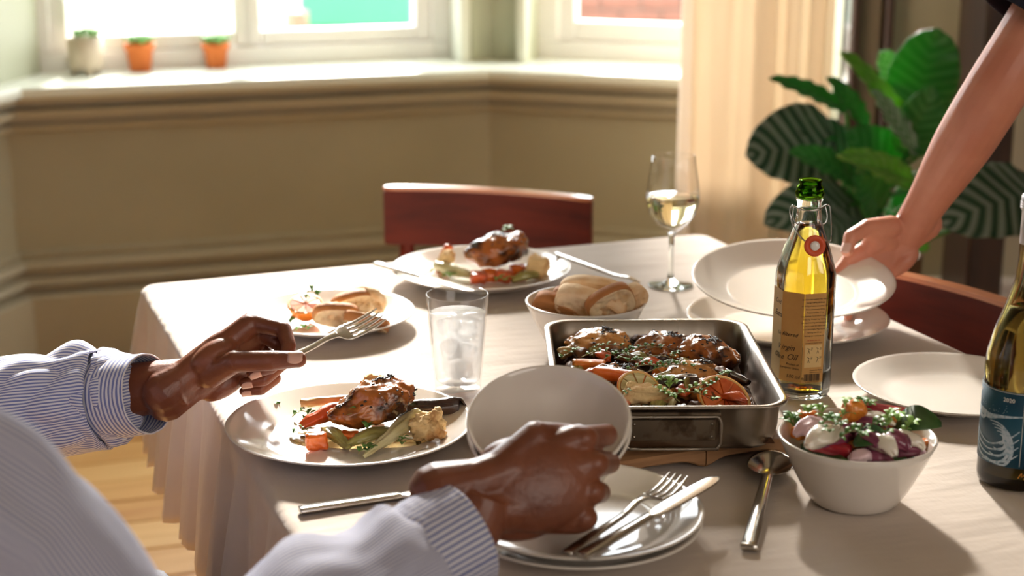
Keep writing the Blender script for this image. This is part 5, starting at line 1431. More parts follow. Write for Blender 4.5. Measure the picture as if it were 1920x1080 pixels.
for k in range(64):
    f_ = (k * .618034) % 1; g_ = (k + .5) / 64
    wedge_tube('onion_scrap', (TRC.x - .092 + .175 * f_, TRC.y - .132 + .262 * g_, zt0 + .027 + .004 * ((k * 7) % 3)), (0, 0, k * 1.9), [(-.015, 0, 0), (0, 0, .004), (.016, 0, 0)], [(.003, .002), (.0065 + .0015 * (k % 3), .0045), (.0025, .002)], ('onion_brown', 'dark_leek', 'carrot_dark', 'fennel', 'leek', 'onion_brown')[k % 6], 'small browned vegetable scrap among the roast chicken in the tin', 500 + k, group='vegetable scraps in the tin')
tl = [(1075, 660, 4.9, .040, 'herb', 'thyme sprig at the far left of the tin'), (1090, 672, .1, .045, 'herb', 'curved thyme sprig over the pale golden thigh'), (1110, 655, 5.6, .045, 'herb', 'thyme sprig draped across the top of the pale thigh'),
      (1130, 678, .3, .035, 'herb', 'dark thyme sprig at the front of the pale thigh'), (1165, 670, .5, .050, 'herb', 'thyme sprig between the two back thighs'), (1200, 660, 5.9, .050, 'herb_dry', 'dry thyme sprig left of the orange slice'),
      (1190, 690, .8, .050, 'herb_dry', 'dry thyme stems crossing the middle of the tin'), (1215, 700, .1, .050, 'herb', 'thyme sprig over the onion wedge in the tin'), (1262, 668, 4.8, .040, 'herb', 'thyme sprig on the dark glazed thigh'),
      (1240, 700, 2.4, .045, 'herb', 'thyme sprig above the squash cube'), (1290, 690, 3.6, .040, 'herb', 'thyme sprig below the brown thigh'), (1165, 700, 0., .050, 'herb', 'thyme sprig along the carrot baton'),
      (1180, 742, 1.5, .040, 'herb', 'thyme sprig left of the toasted crouton'), (1215, 728, .4, .030, 'herb_light', 'thyme sprig lying on the lemon half'), (1255, 735, 1.5, .022, 'herb_light', 'upright bright thyme tip before the charred leek'),
      (1248, 752, .3, .050, 'herb_light', 'large bright thyme sprig at the near wall of the tin'), (1262, 742, .1, .055, 'herb_light', 'bright thyme sprig running towards the orange half'), (1300, 740, .3, .050, 'herb', 'thyme sprig across the orange half'),
      (1275, 756, 2.6, .040, 'herb_light', 'bright thyme sprig under the largest one in the tin'), (1335, 722, .6, .030, 'herb', 'thyme sprig on the upper rim of the orange half'), (1225, 745, 3.3, .040, 'herb', 'thyme sprig over the toasted crouton')]
mat('herb_dry', (0.22, 0.13, 0.05), 0.6, col2=(0.12, 0.06, 0.03), nscale=40)
for k, (px, py, a, L, mt, lb_) in enumerate(tl):
    thyme(tin(px, py, .040), a, L, lb_, 200 + k, 6 if mt != 'herb_dry' else 4, .95 if mt != 'herb_light' else 1.2, mt, rise=.008)

# ---- salad
sz_ = BS.z + .068
chunk('salad_greens', (BS.x, BS.y, BS.z + .030), (0, 0, .3), (.088, .088, .030), 'dark_leaf_green', 'dark salad leaves filling the bottom of the bowl', 300, bev=.4, amp=.006, freq=60, cat='salad leaves')
def sal(px, py, z): return P(px, py, sz_ + z)
S1 = 'chunks in the salad bowl'
for k, (nm, px, py, z, rot, dims, mt, lb_) in enumerate([
    ('squash_piece', 1506, 822, -.008, (0, 0, .6), (.026, .015, .014), 'squash', 'orange squash chunk at the left rim of the salad'),
    ('squash_piece', 1592, 792, .016, (.2, .2, .2), (.022, .020, .024), 'squash', 'tall bright squash cube on top of the salad'),
    ('squash_piece', 1665, 806, .004, (0, .1, -.2), (.026, .020, .016), 'squash', 'squash chunk in front of the green leaf'),
    ('squash_piece', 1683, 812, .001, (0, .1, .4), (.022, .018, .014), 'squash', 'squash chunk beside the green herb at the right of the salad'),
    ('squash_piece', 1726, 846, -.012, (0, 0, .2), (.020, .014, .012), 'squash', 'squash chunk at the right rim of the salad'),
    ('squash_piece', 1602, 846, -.006, (0, 0, .3), (.024, .016, .014), 'squash', 'rounded squash piece at the front of the salad'),
    ('squash_piece', 1512, 794, -.004, (0, 0, -.3), (.022, .014, .013), 'squash', 'squash piece at the back left of the salad'),
    ('squash_piece', 1625, 786, .010, (0, 0, .1), (.026, .016, .013), 'squash', 'squash piece right of the tall cube'),
    ('beet_wedge', 1652, 792, .010, (.1, .1, -.16), (.054, .018, .019), 'beet', 'deep red beetroot wedge at the back of the salad'),
    ('beet_wedge', 1555, 850, -.004, (.1, .1, -.45), (.048, .014, .013), 'beet', 'red beetroot slice at the front left of the salad')]):
    chunk(nm, sal(px, py, z - .006), rot, dims, mt, lb_, 310 + k, amp=.0013, group='squash chunks in the salad' if nm == 'squash_piece' else 'beetroot pieces in the salad')
for k, (nm, px, py, z, rz, L, w, mt, lb_) in enumerate([
    ('shallot_wedge', 1548, 822, .008, .72, .056, .013, 'shallot_white', 'long white shallot half at the left of the salad'),
    ('shallot_wedge', 1520, 806, .003, .45, .038, .011, 'shallot_pink', 'pink shallot petal at the left of the salad'),
    ('radicchio_piece', 1632, 828, .006, -1.1, .044, .010, 'radicchio', 'purple radicchio rib in the centre front of the salad'),
    ('shallot_wedge', 1654, 838, .003, -1.15, .042, .012, 'shallot_white', 'white shallot wedge right of the purple rib'),
    ('radicchio_piece', 1676, 832, .004, -.9, .036, .012, 'radicchio', 'purple radicchio piece beside the white shallot wedge'),
    ('shallot_wedge', 1700, 832, -.002, -.7, .036, .012, 'shallot_white', 'cream shallot wedge at the right of the salad'),
    ('radicchio_piece', 1622, 796, .010, -.2, .046, .008, 'radicchio', 'purple radicchio strip behind the herbs in the salad'),
    ('radicchio_piece', 1700, 852, -.010, .15, .040, .009, 'radicchio', 'purple radicchio strip along the near right rim of the salad'),
    ('onion_petal', 1615, 862, -.008, .1, .024, .009, 'shallot_pink', 'glossy pink onion petal at the near rim of the salad'),
    ('radicchio_piece', 1640, 862, -.010, 0, .036, .010, 'radicchio', 'dark red onion piece at the near rim of the salad'),
    ('shallot_wedge', 1640, 790, .013, -.25, .040, .007, 'shallot_white', 'thin white shallot strip right of the tall squash cube'),
    ('radicchio_piece', 1570, 826, .002, .5, .040, .010, 'radicchio', 'dark purple leaf beneath the long white shallot'),
    ('radicchio_piece', 1600, 812, .006, -.4, .040, .009, 'radicchio', 'purple leaf below the tall squash cube')]):
    wedge_tube(nm, sal(px, py, z), (0, 0, rz), [(-L / 2, 0, -.002), (-L * .2, 0, .003), (L * .2, 0, .004), (L / 2, 0, -.002)], [(w * .35, w * .3), (w, w * .75), (w * .9, w * .7), (w * .3, w * .25)], mt, lb_, 330 + k, group='shallot and radicchio pieces in the salad')
def big_leaf(loc, d, L, W_, mt, label, cat='leaf'):
    bm = bmesh.new(); leaf_bm(bm, (0, 0, 0), d, (0, -.5, .8), L, W_, 12)
    o = obj('salad_leaf', bm, mt); s = o.modifiers.new('t', 'SOLIDIFY'); s.thickness = .0008
    return thing_at(o, loc, (0, 0, 0), label, cat)
big_leaf(sal(1672, 802, .004), (.9, -.25, .15), .048, .032, 'dark_leaf_green', 'glossy dark green leaf at the back right of the salad')
big_leaf(sal(1600, 835, .004), (.9, .3, .1), .040, .024, 'dark_leaf_green', 'dark green leaf in the middle of the salad')
for k, (px, py, z, a, L, b, mt, lb_) in enumerate([
    (1545, 798, .010, 1.7, .024, 2.2, 'herb_light', 'frilly green herb at the back left of the salad'), (1575, 790, .018, .6, .030, 2.4, 'herb_light', 'bright frilly herb above the tall squash cube'),
    (1592, 782, .016, .1, .026, 2.2, 'herb_light', 'frilly herb at the top of the salad'), (1532, 812, .014, .3, .026, 2.2, 'herb', 'green herb lying over the white shallot half'),
    (1615, 786, .018, 1.3, .018, 2., 'herb', 'small herb tip standing at the back of the salad'), (1568, 832, .012, -.2, .028, 2.2, 'herb', 'green herb in front of the white shallot half'),
    (1618, 812, .014, -.4, .030, 2.2, 'herb', 'green herb above the purple rib of the salad'), (1662, 812, .010, 1.4, .024, 2.6, 'herb_light', 'upright green leaf sprig before the green leaf'),
    (1690, 822, .004, .3, .020, 2.4, 'herb_light', 'green herb on the cream shallot wedge'), (1488, 812, -.008, 1.5, .014, 2.4, 'herb', 'green herb at the left rim of the salad'), (1575, 808, .018, 4.6, .030, 1.8, 'herb', 'herb hanging left of the tall squash cube')]):
    thyme(sal(px, py, z - .002), a, L * .9, lb_, 360 + k, 5, b * .72, mt, rise=.012, group='herb sprigs in the salad')

# ================================================================== THE BIG PLANT
PB = PD(1600, 500, 3.35)
pl = empty('potted_plant', (PB.x, 3.35, 0), label='large leafy plant in a wooden planter beside the curtain', cat='plant')
zr = 0.55
pr = [(0, .01), (.10, .0), (.115, .01), (.135, zr - .05), (.142, zr - .05), (.144, zr), (.128, zr), (.126, zr - .03), (0, zr - .03)]
obj('planter', lathe(pr, 56), 'planter_wood', pl)
obj('soil', lathe([(0, zr - .028), (.125, zr - .030), (.125, zr - .035), (0, zr - .035)], 32), 'soil', pl)
def pleaf(base, tip, W_, mt, nrm=(0, -1, .3), fold=.25, arch=.10, blunt=.9, Yb=3.35, Yt=3.35, stem=True, wav=.0, rnd=.5):
    b0 = PD(*base, Yb); t0 = PD(*tip, Yt); d = t0 - b0; L = d.length; d.normalize()
    n0 = V(nrm).normalized(); s = d.cross(n0).normalized(); up = s.cross(d)
    bm = bmesh.new(); uvl = bm.loops.layers.uv.verify(); n, m_ = 22, 6; g = []
    for i in range(n + 1):
        f = i / n; w = W_ / 2 * (math.sin(PI * f ** blunt) ** rnd if 0 < f < 1 else .01)
        c = b0 + d * L * f + up * (arch * L * math.sin(PI * f * .9))
        g.append([bm.verts.new(c + s * w * (j / m_) + up * (fold * w * abs(j / m_) ** 1.5 + .004 * math.sin(f * 34 - abs(j) * .8) * (abs(j) / m_) + wav * math.sin(f * 9 + j))) for j in range(-m_, m_ + 1)])
    for i in range(n):
        for j in range(2 * m_):
            f_ = bm.faces.new((g[i][j], g[i][j + 1], g[i + 1][j + 1], g[i + 1][j]))
            for lp, (a, b) in zip(f_.loops, ((i, j), (i, j + 1), (i + 1, j + 1), (i + 1, j))): lp[uvl].uv = ((b - m_) / m_, a / n)
    o = obj('leaf', bm, mt, pl); so = o.modifiers.new('t', 'SOLIDIFY'); so.thickness = .0012
    o.matrix_parent_inverse = Matrix.Translation(-pl.location)
    if stem:
        root = V((PB.x + (b0.x - PB.x) * .2, 3.35, zr - .03)); mid = (root + b0) / 2 + V((0, 0.02, .0)) + V(((b0.x - root.x) * -.1, 0, .05))
        st = wire([tuple(root), tuple(mid), tuple(b0), tuple(b0 + d * L * .10 + up * arch * L * .28)], .0042, 8, 16)
        q = obj('stalk', st, 'leaf_green', pl); q.matrix_parent_inverse = Matrix.Translation(-pl.location)
pleaf((1712, 205), (1758, 52), .148, 'leaf_green', (-.2, -1, .1), .15, .05, .75, 3.38, 3.30, rnd=.38)
pleaf((1722, 278), (1575, 98), .052, 'leaf_lime', (.5, -1, .5), .5, .04, .9, 3.28, 3.22, wav=.004)
pleaf((1722, 292), (1634, 168), .050, 'leaf_pale', (.7, -1, .4), .2, .02, .9, 3.20, 3.18)
pleaf((1586, 208), (1440, 148), .046, 'leaf_green', (.2, -1, .8), .3, .06, .8, 3.38, 3.30)
pleaf((1628, 248), (1548, 145), .048, 'leaf_green', (.5, -1, .4), .4, .05, .9, 3.30, 3.22)
pleaf((1565, 262), (1398, 292), .175, 'leaf_striped', (-.15, -1, .35), .12, .02, .7, 3.30, 3.20)
pleaf((1605, 305), (1488, 232), .095, 'leaf_striped', (.2, -1, .6), .2, .08, .8, 3.36, 3.28)
pleaf((1605, 345), (1474, 285), .062, 'leaf_green', (.2, -1, .7), .35, .10, .9, 3.18, 3.08)
pleaf((1715, 355), (1566, 292), .060, 'leaf_lime', (.3, -1, .7), .45, .10, .85, 3.10, 3.02, wav=.004)
pleaf((1690, 330), (1580, 250), .115, 'leaf_green', (.2, -1, .4), .2, .08, .8, 3.32, 3.26)
pleaf((1700, 292), (1752, 162), .095, 'leaf_green', (-.3, -1, .2), .3, .05, .85, 3.26, 3.20)
pleaf((1770, 300), (1800, 190), .085, 'leaf_green', (-.4, -1, .2), .3, .05, .85, 3.42, 3.40)
pleaf((1605, 385), (1428, 425), .135, 'leaf_striped', (.05, -1, .8), .15, .12, .75, 3.20, 3.05)
pleaf((1605, 420), (1490, 455), .085, 'leaf_striped', (.0, -1, .6), .2, .10, .8, 3.12, 3.00)
pleaf((1945, 360), (1760, 425), .150, 'leaf_striped', (-.1, -1, .6), .12, .10, .75, 2.95, 2.85, stem=False)
pleaf((1700, 190), (1650, 95), .075, 'leaf_pale', (.3, -1, .1), .2, .04, .85, 3.46, 3.46)
pleaf((1650, 400), (1600, 330), .085, 'leaf_green', (.2, -1, .4), .3, .08, .8, 3.14, 3.08)
pleaf((1660, 470), (1730, 380), .085, 'leaf_green', (-.2, -1, .3), .3, .06, .8, 3.28, 3.24)
pleaf((1640, 455), (1560, 360), .075, 'leaf_green', (.2, -1, .3), .3, .06, .8, 3.24, 3.20)
pleaf((1680, 400), (1770, 345), .090, 'leaf_green', (-.2, -1, .4), .3, .06, .8, 3.36, 3.34)
pleaf((1700, 440), (1740, 470), .040, 'leaf_lime', (-.2, -1, .4), .3, .06, .8, 3.30, 3.28)
st = wire([tuple(V((PB.x + .03, 3.33, zr - .03))), tuple(PD(1760, 440, 3.2)), tuple(PD(1880, 395, 3.0)), tuple(PD(1940, 371, 2.95))], .0045, 8, 20)
q = obj('stalk', st, 'leaf_green', pl); q.matrix_parent_inverse = Matrix.Translation(-pl.location)
# dark upright cabinet post behind the right leaf
cx0, cx1 = PD(1822, 400, 3.55).x, PD(1890, 400, 3.55).x
cb = empty('cabinet', ((cx0 + cx1) / 2, 3.66, 0), label='tall narrow dark wooden cabinet against the beige wall', cat='cabinet')
obj('cabinet_body', mbox((0, 0, .62), (cx1 - cx0, .22, 1.16), .006), 'dark_wood', cb, smooth=False)
obj('cabinet_top', mbox((0, 0, 1.21), (cx1 - cx0 + .02, .24, .02), .004), 'dark_wood', cb, smooth=False)
obj('plinth', mbox((0, 0.005, .02), (cx1 - cx0 - .02, .19, .04), .002), 'dark_wood', cb, smooth=False)

# ================================================================== PEOPLE
def hand(bm, W0, d, s, sgn, curls, thumb, scale=1.0, spread=(.06, .02, -.03, -.08), abd=None):
    """sgn +1 right hand, -1 left hand; d towards the knuckles, s towards the thumb side. returns fingertip frames"""
    d = V(d).normalized(); s = V(s); s = (s - d * s.dot(d)).normalized()
    n = d.cross(s) * sgn                                    # back of the hand
    def L(a, b, c): return V(W0) + (d * a + s * b + n * c) * scale
    k = scale
    kn = [(.092, .030, .001), (.096, .009, .005), (.090, -.012, .003), (.081, -.031, -.003)]
    # palm
    capsule(bm, L(0, .010, 0), L(.03, .016, .001), .019 * k, .018 * k)
    capsule(bm, L(0, -.010, 0), L(.03, -.014, .0), .019 * k, .018 * k)
    for (a, b, c), r in zip(kn, (.0135, .0138, .0130, .0118)):
        capsule(bm, L(.012, b * .45, 0), L(a - .004, b, c - .003), .0165 * k, r * k)
    ellipsoid(bm, L(.060, 0, -.006), (d, s, n), (.038 * k, .036 * k, .0125 * k), 3)
    ellipsoid(bm, L(.048, .001, .0035), (d, s, n), (.050 * k, .037 * k, .0165 * k), 3)
    ellipsoid(bm, L(.035, -.026, -.010), (d, s, n), (.030 * k, .014 * k, .014 * k), 3)
    ellipsoid(bm, L(.038, .026, -.010), (d, s, n), (.030 * k, .016 * k, .016 * k), 3)
    ph = [(.043, .026, .021), (.047, .030, .022), (.043, .028, .022), (.034, .021, .019)]
    rr = [(.0108, .0092, .0084, .0068), (.0110, .0094, .0085, .0068), (.0104, .0089, .0080, .0065), (.0094, .0080, .0072, .0058)]
    tips = []
    for f in range(4):
        p = L(*kn[f]); ang = 0; dd = (d + s * spread[f]).normalized()
        ax = dd.cross(n).normalized() 
        ellipsoid(bm, p + n * .001 * k, (d, s, n), (.0125 * k, .0108 * k, .0115 * k), 2)
        for j in range(3):
            ang += R(curls[f][j])
            v = (dd * math.cos(ang) - n * math.sin(ang)).normalized()
            q = p + v * ph[f][j] * k
            capsule(bm, p, q, rr[f][j] * k, rr[f][j + 1] * k)
            ellipsoid(bm, p, (v, ax, v.cross(ax)), (rr[f][j] * 1.03 * k,) * 3, 2)
            last = (q, v, (n * math.cos(ang) + dd * math.sin(ang)).normalized(), rr[f][3] * k); p = q
        tips.append(last)
    T = [V(t) for t in thumb]
    for (a, b), (ra, rb_) in zip(zip(T, T[1:]), ((.0165, .0130), (.0125, .0112), (.0112, .0090))):
        capsule(bm, a, b, ra * k, rb_ * k)
        ellipsoid(bm, b, AX, (rb_ * 1.04 * k,) * 3, 2)
    return tips, L
def nail(parent, c, v, nn, r, mt, name='fingernail'):
    """thin curved plate on the back of a fingertip"""
    v = V(v).normalized(); nn = (V(nn) - v * V(nn).dot(v)).normalized(); sd = v.cross(nn)
    bm = bmesh.new(); g = []
    for i in range(7):
        a = -1 + 2 * i / 6; row = []
        for j in range(7):
            b = -1 + 2 * j / 6
            w = math.sqrt(max(0, 1 - (a * .80) ** 2 * (1 if a > 0 else .6)))
            an = b * R(52) * w
            row.append(bm.verts.new(V(c) + v * a * r * .95 + (sd * math.sin(an) + nn * math.cos(an)) * (r * 1.05)))
        g.append(row)
    for i in range(6):
        for j in range(6): bm.faces.new((g[i][j], g[i + 1][j], g[i + 1][j + 1], g[i][j + 1]))
    o = obj(name, bm, mt, parent); so = o.modifiers.new('t', 'SOLIDIFY'); so.thickness = .0007; so.offset = 0
    return o
def limb(bm, pts, rad, hint=(0, 0, 1)):
    sweep(bm, pts, rad, 20, len(pts) * 8, hint)
def head_geo(bm, c, face, size=1.0):
    f = V(face).normalized(); u = V((0, 0, 1)); u = (u - f * u.dot(f)).normalized(); s = f.cross(u)
    ellipsoid(bm, V(c) + u * .02, (f, s, u), (.098 * size, .077 * size, .105 * size), 3)
    ellipsoid(bm, V(c) - u * .045 + f * .022, (f, s, u), (.066 * size, .056 * size, .065 * size), 3)
    capsule(bm, V(c) + f * .088 + u * .012, V(c) + f * .108 - u * .020, .007, .013, 10)
    for q in (-1, 1):
        ellipsoid(bm, V(c) + s * q * .078 - f * .005, (f, s, u), (.018, .008, .030), 2)
        ellipsoid(bm, V(c) + s * q * .012 + f * .100 - u * .022, (f, s, u), (.009, .008, .007), 2)
    ellipsoid(bm, V(c) + f * .085 - u * .050, (f, s, u), (.010, .024, .009), 2)
    return f, s, u
def face_parts(person, c, f, s, u, lip):
    for q in (-1, 1):
        b = bmesh.new(); ellipsoid(b, V(c) + s * q * .032 + f * .083 + u * .018, (f, s, u), (.012, .013, .010), 3); obj('eye', b, 'eye_white', person)
        b = bmesh.new(); ellipsoid(b, V(c) + s * q * .032 + f * .092 + u * .018, (f, s, u), (.004, .006, .006), 2); obj('iris', b, 'hair_black', person)
        b = bmesh.new(); sweep(b, [V(c) + s * q * .018 + f * .098 + u * .034, V(c) + s * q * .034 + f * .093 + u * .040, V(c) + s * q * .050 + f * .080 + u * .034], [.003, .004, .002], 8, 12); obj('eyebrow', b, 'hair_black', person)

# ---------------------------------------------------------------- the seated man
# right arm (near): shoulder, elbow, wrist
RS, RE = PD(-370, 872, .98), PD(325, 1300, 1.03)
RW = PD(895, 931, 1.30)
RC1 = PD(864, 1003, RW.y - .018); RC0 = PD(745, 1072, RW.y - .060)
LS, LE = V((-.790, 1.36, 1.02)), PD(-190, 800, 1.73)
LW = P(352, 716, .800)
bm = bmesh.new()
# left hand, holding the fork
ld = V((.77, .42, .40)); ls = V((-.25, -.62, .72))
Yt = LW.y
thL = [PD(392, 702, LW.y - .008), PD(440, 678, LW.y - .024), PD(512, 676, LW.y - .034), PD(560, 674, LW.y - .036)]
tipsL, LL = hand(bm, LW, ld, ls, -1, [(58, 50, 30), (74, 82, 42), (80, 86, 42), (84, 84, 42)], thL, 1.0)
capsule(bm, LL(-.03, .008, 0), LL(.0, .010, 0), .0245, .019); capsule(bm, LL(-.03, -.008, 0), LL(.0, -.010, 0), .0245, .019)
limb(bm, [LE, LE.lerp(LW, .4), LE.lerp(LW, .8), LW], [(.036, .036), (.036, .034), (.034, .031), (.0315, .0265)])
lhand = solid_remesh(bm, .0017, 5)
bm = bmesh.new()
rd = V((.93, .28, .06)); rs = V((.02, .45, .89))
thR = [PD(930, 890, RW.y + .01), PD(1005, 820, RW.y + .035), PD(1065, 820, RW.y + .060), PD(1112, 830, RW.y + .085)]
tipsR, LR = hand(bm, RW, rd, rs, 1, [(46, 62, 45), (58, 70, 45), (64, 75, 45), (70, 78, 45)], thR, 1.13)
capsule(bm, LR(-.03, .009, 0), LR(.0, .011, 0), .026, .021); capsule(bm, LR(-.03, -.009, 0), LR(.0, -.011, 0), .026, .021)
limb(bm, [RE, RC0, RC1, RW], [(.036, .034), (.034, .032), (.032, .029), (.031, .026)])
rhand = solid_remesh(bm, .0017, 5)
# rest of the body
bm = bmesh.new()
facing = V((.80, .55, 0)).normalized()
mid = (RS + LS) / 2
pelvis = V((-.80, 1.00, .555)); chest = mid + V((-.03, -.02, -.16))
sd_ = (LS - RS).normalized()
sweep(bm, [pelvis, pelvis.lerp(chest, .5), chest, mid + V((0, 0, .0)), mid + V((.0, .0, .06))], [(.15, .11), (.145, .105), (.165, .115), (.13, .09), (.06, .06)], 24, 30, hint=facing)
limb(bm, [RS - (RS - mid) * .5, RS, RE], [.075, .062, .046]); limb(bm, [LS - (LS - mid) * .5, LS, LE], [.075, .062, .046])
hc = mid + V((.06, .045, .235))
limb(bm, [mid + V((0, 0, .02)), mid + V((.03, .02, .12)), hc], [.060, .055, .055])
hf, hs_, hu = head_geo(bm, hc, V((.8, .5, -.25)))
knL, knR = V((-.375, 1.60, .550)), V((-.235, 1.07, .540))
hipL, hipR = pelvis + sd_ * .09, pelvis - sd_ * .09
ftL, ftR = V((-.34, 1.50, .07)), V((-.20, 1.16, .07))
for h, k_, f_ in ((hipL, knL, ftL), (hipR, knR, ftR)):
    limb(bm, [h, h.lerp(k_, .5), k_], [.085, .075, .055]); limb(bm, [k_, k_.lerp(f_, .35), f_], [.052, .054, .036]); limb(bm, [f_ + V((-.03, -.02, 0)), f_ + V((.06, .04, -.03)), f_ + V((.15, .10, -.045))], [.036, .036, .022])
rest = solid_remesh(bm, .008, 5)
me = join_meshes([lhand, rhand, rest], 'person'); me.shade_smooth(); me.materials.append(M['skin_dark'])
man = bpy.data.objects.new('person', me); COL.objects.link(man)
tag(man, 'seated man in blue striped shirt holding a fork and two bowls', 'person')
face_parts(man, hc, hf, hs_, hu, 'skin_dark')
b = bmesh.new(); ellipsoid(b, hc + hu * .045 - hf * .022, (hf, hs_, hu), (.096, .085, .090), 4); obj('hair', b, 'hair_black', man)
# nails: thumb, middle and ring of the left hand
vv = (thL[3] - thL[2]).normalized()
nail(man, thL[3] - vv * .002 + V((0, 0, 0)), vv, V((.1, -.75, .65)), .0088, 'nail_dark')
for i in (1, 2, 3): nail(man, tipsL[i][0] - tipsL[i][1] * .003, tipsL[i][1], tipsL[i][2], tipsL[i][3], 'nail_dark')
vv = (thR[3] - thR[2]).normalized(); nail(man, thR[3] - vv * .001, vv, V((-.1, -.2, 1)), .0092, 'nail_dark')

def wrinkle(seed, amp, fu=2.0, fv=9.0):
    def f(u, v):
        a = 2 * PI * u
        return amp * .25 + amp * abs(mn.noise(V((math.cos(a) * fu, math.sin(a) * fu + seed, v * fv))) + .6 * math.sin(v * fv * 3.3 + 2.2 * math.sin(a + seed)) * max(0, mn.noise(V((v * 4, seed, math.cos(a))))+.3))
    return f
def big_folds(seed):
    def f(u, v):
        a = 2 * PI * u
        w = mn.noise(V((math.cos(a) * 1.2, math.sin(a) * 1.2 + seed, v * 3)))
        r1 = .5 + .5 * math.sin(v * 38 + 2.6 * math.sin(a + .6) + 2.4 * w)
        return (-.002 + .020 * r1 * (.35 + .65 * abs(w) * 2) + .012 * w) * min(1, max(0, (.93 - v) * 5)) + .004 * mn.noise(V((math.cos(a) * 3, math.sin(a) * 3, v * 16)))
    return f
def sleeve(name, pts, rad, mt, seed, amp=.006, nring=120, hint=(0, 0, 1), nseg=72, fv=9.0, thick=.0012, cap=False):
    bm = bmesh.new(); sweep(bm, pts, rad, nseg, nring, hint, disp=(big_folds(seed) if amp > .02 else wrinkle(seed, amp, 2.0, fv)), cap=cap, uv=True)
    o = obj(name, bm, mt, man if mt in ('stripe_along', 'stripe_around') else woman)
    so = o.modifiers.new('t', 'SOLIDIFY'); so.thickness = thick; so.offset = 1
    return o
# left sleeve and cuff
LC0 = PD(186, 748, LE.y + (LW.y - LE.y) * .50); LC1 = PD(278, 738, LW.y - .015)
ldn = (LC1 - LC0)
sleeve('sleeve', [LS - V((.02, .02, 0)), LS.lerp(LE, .5), LE, LE.lerp(LC0, .5), LC0 - ldn * .05, LC0 + ldn * .02], [(.088, .080), (.076, .074), (.066, .062), (.058, .054), (.052, .050), (.046, .044)], 'stripe_along', 2, .013, 150, fv=10)
sleeve('cuff', [LC0, LC0 + ldn * .5, LC1], [(.0460, .0450), (.0455, .0440), (.0440, .0425)], 'stripe_around', 5, .0015, 30, thick=.0018)
# right sleeve and cuff
rdn = (RW - RE)
cdn = RC1 - RC0
sleeve('sleeve', [RS - V((.05, .05, 0)), RS, RS.lerp(RE, .5) + V((0, 0, .01)), RE, RE.lerp(RC0, .5), RC0 - cdn * .05, RC0 + cdn * .02], [(.10, .09), (.095, .090), (.080, .078), (.062, .060), (.054, .054), (.053, .052), (.047, .046)], 'stripe_along', 7, .024, 170, fv=7)
sleeve('cuff', [RC0, RC0 + cdn * .5, RC1], [(.047, .0455), (.048, .047), (.049, .048)], 'stripe_along', 9, .0015, 30, thick=.0018)
for (c0_, c1_, sg) in ((LC0, LC1, -1),):
    dn = (c1_ - c0_).normalized(); b = bmesh.new(); ellipsoid(b, c0_.lerp(c1_, .5) + V((0, -.012, -.046)), (dn, V((0, 1, 0)), V((0, 0, 1))), (.0055, .0055, .0016), 2); obj('button', b, 'porcelain_white', man)
# shirt body
bm = bmesh.new()
sweep(bm, [pelvis + V((0, 0, -.02)), pelvis.lerp(chest, .5), chest, mid + V((-.0, -.0, .0)), mid + V((.005, .0, .07))], [(.185, .150), (.180, .140), (.195, .140), (.160, .115), (.075, .070)], 24, 30, hint=facing)
for A_ in (RS, LS): limb(bm, [mid.lerp(A_, .2), A_, A_ + (RE - RS if A_ is RS else LE - LS) * .12], [.085, .090, .086])
sh = solid_remesh(bm, .009, 8)
uvl = sh.uv_layers.new(name='UVMap')
for lp in sh.loops:
    co = sh.vertices[lp.vertex_index].co; uvl.data[lp.index].uv = ((co - mid).dot(sd_), co.z)
sh.materials.append(M['stripe_along']); sh.shade_smooth()
so = bpy.data.objects.new('shirt_body', sh); COL.objects.link(so); so.parent = man
b = bmesh.new(); sweep(b, [(mid + V((.012, .008, .10)) + (hf * math.cos(a) + hs_ * math.sin(a)) * .068) for a in [2 * PI * k / 12 for k in range(13)]], [(.004, .020)] * 13, 10, 60, cap=False); obj('collar', b, 'stripe_around', man)
bm = bmesh.new()
for h, k_, f_ in ((hipL, knL, ftL), (hipR, knR, ftR)):
    limb(bm, [h - facing * .02, h.lerp(k_, .5), k_], [.105, .095, .072]); limb(bm, [k_, k_.lerp(f_, .4), f_ + V((0, 0, .03))], [.070, .066, .052])
ellipsoid(bm, pelvis, (facing, sd_, V((0, 0, 1))), (.14, .175, .115), 4)
tr = solid_remesh(bm, .009, 6); tr.materials.append(M['navy_cloth']); tr.shade_smooth()
o = bpy.data.objects.new('trousers', tr); COL.objects.link(o); o.parent = man
for f_ in (ftL, ftR):
    b = bmesh.new(); limb(b, [f_ + V((-.045, -.03, -.028)), f_ + V((.06, .04, -.03)), f_ + V((.165, .11, -.040))], [(.042, .040), (.046, .036), (.030, .024)]); obj('shoe', b, 'dark_wood', man)
# his chair
cdir = V((-facing.x, -facing.y, 0)); pc_ = pelvis + cdir * .20
sdx = V((-facing.y, facing.x, 0))
ch = chair(V((pc_.x, pc_.y, 0)) + V((facing.y, -facing.x, 0)) * -.19, V((pc_.x, pc_.y, 0)) + V((facing.y, -facing.x, 0)) * .19, 'red-brown wooden dining chair the man sits on', htop=.76)
if (ch.matrix_basis.to_3x3() @ V((0, -1, 0))).dot(facing) < 0: ch.rotation_euler.z += PI

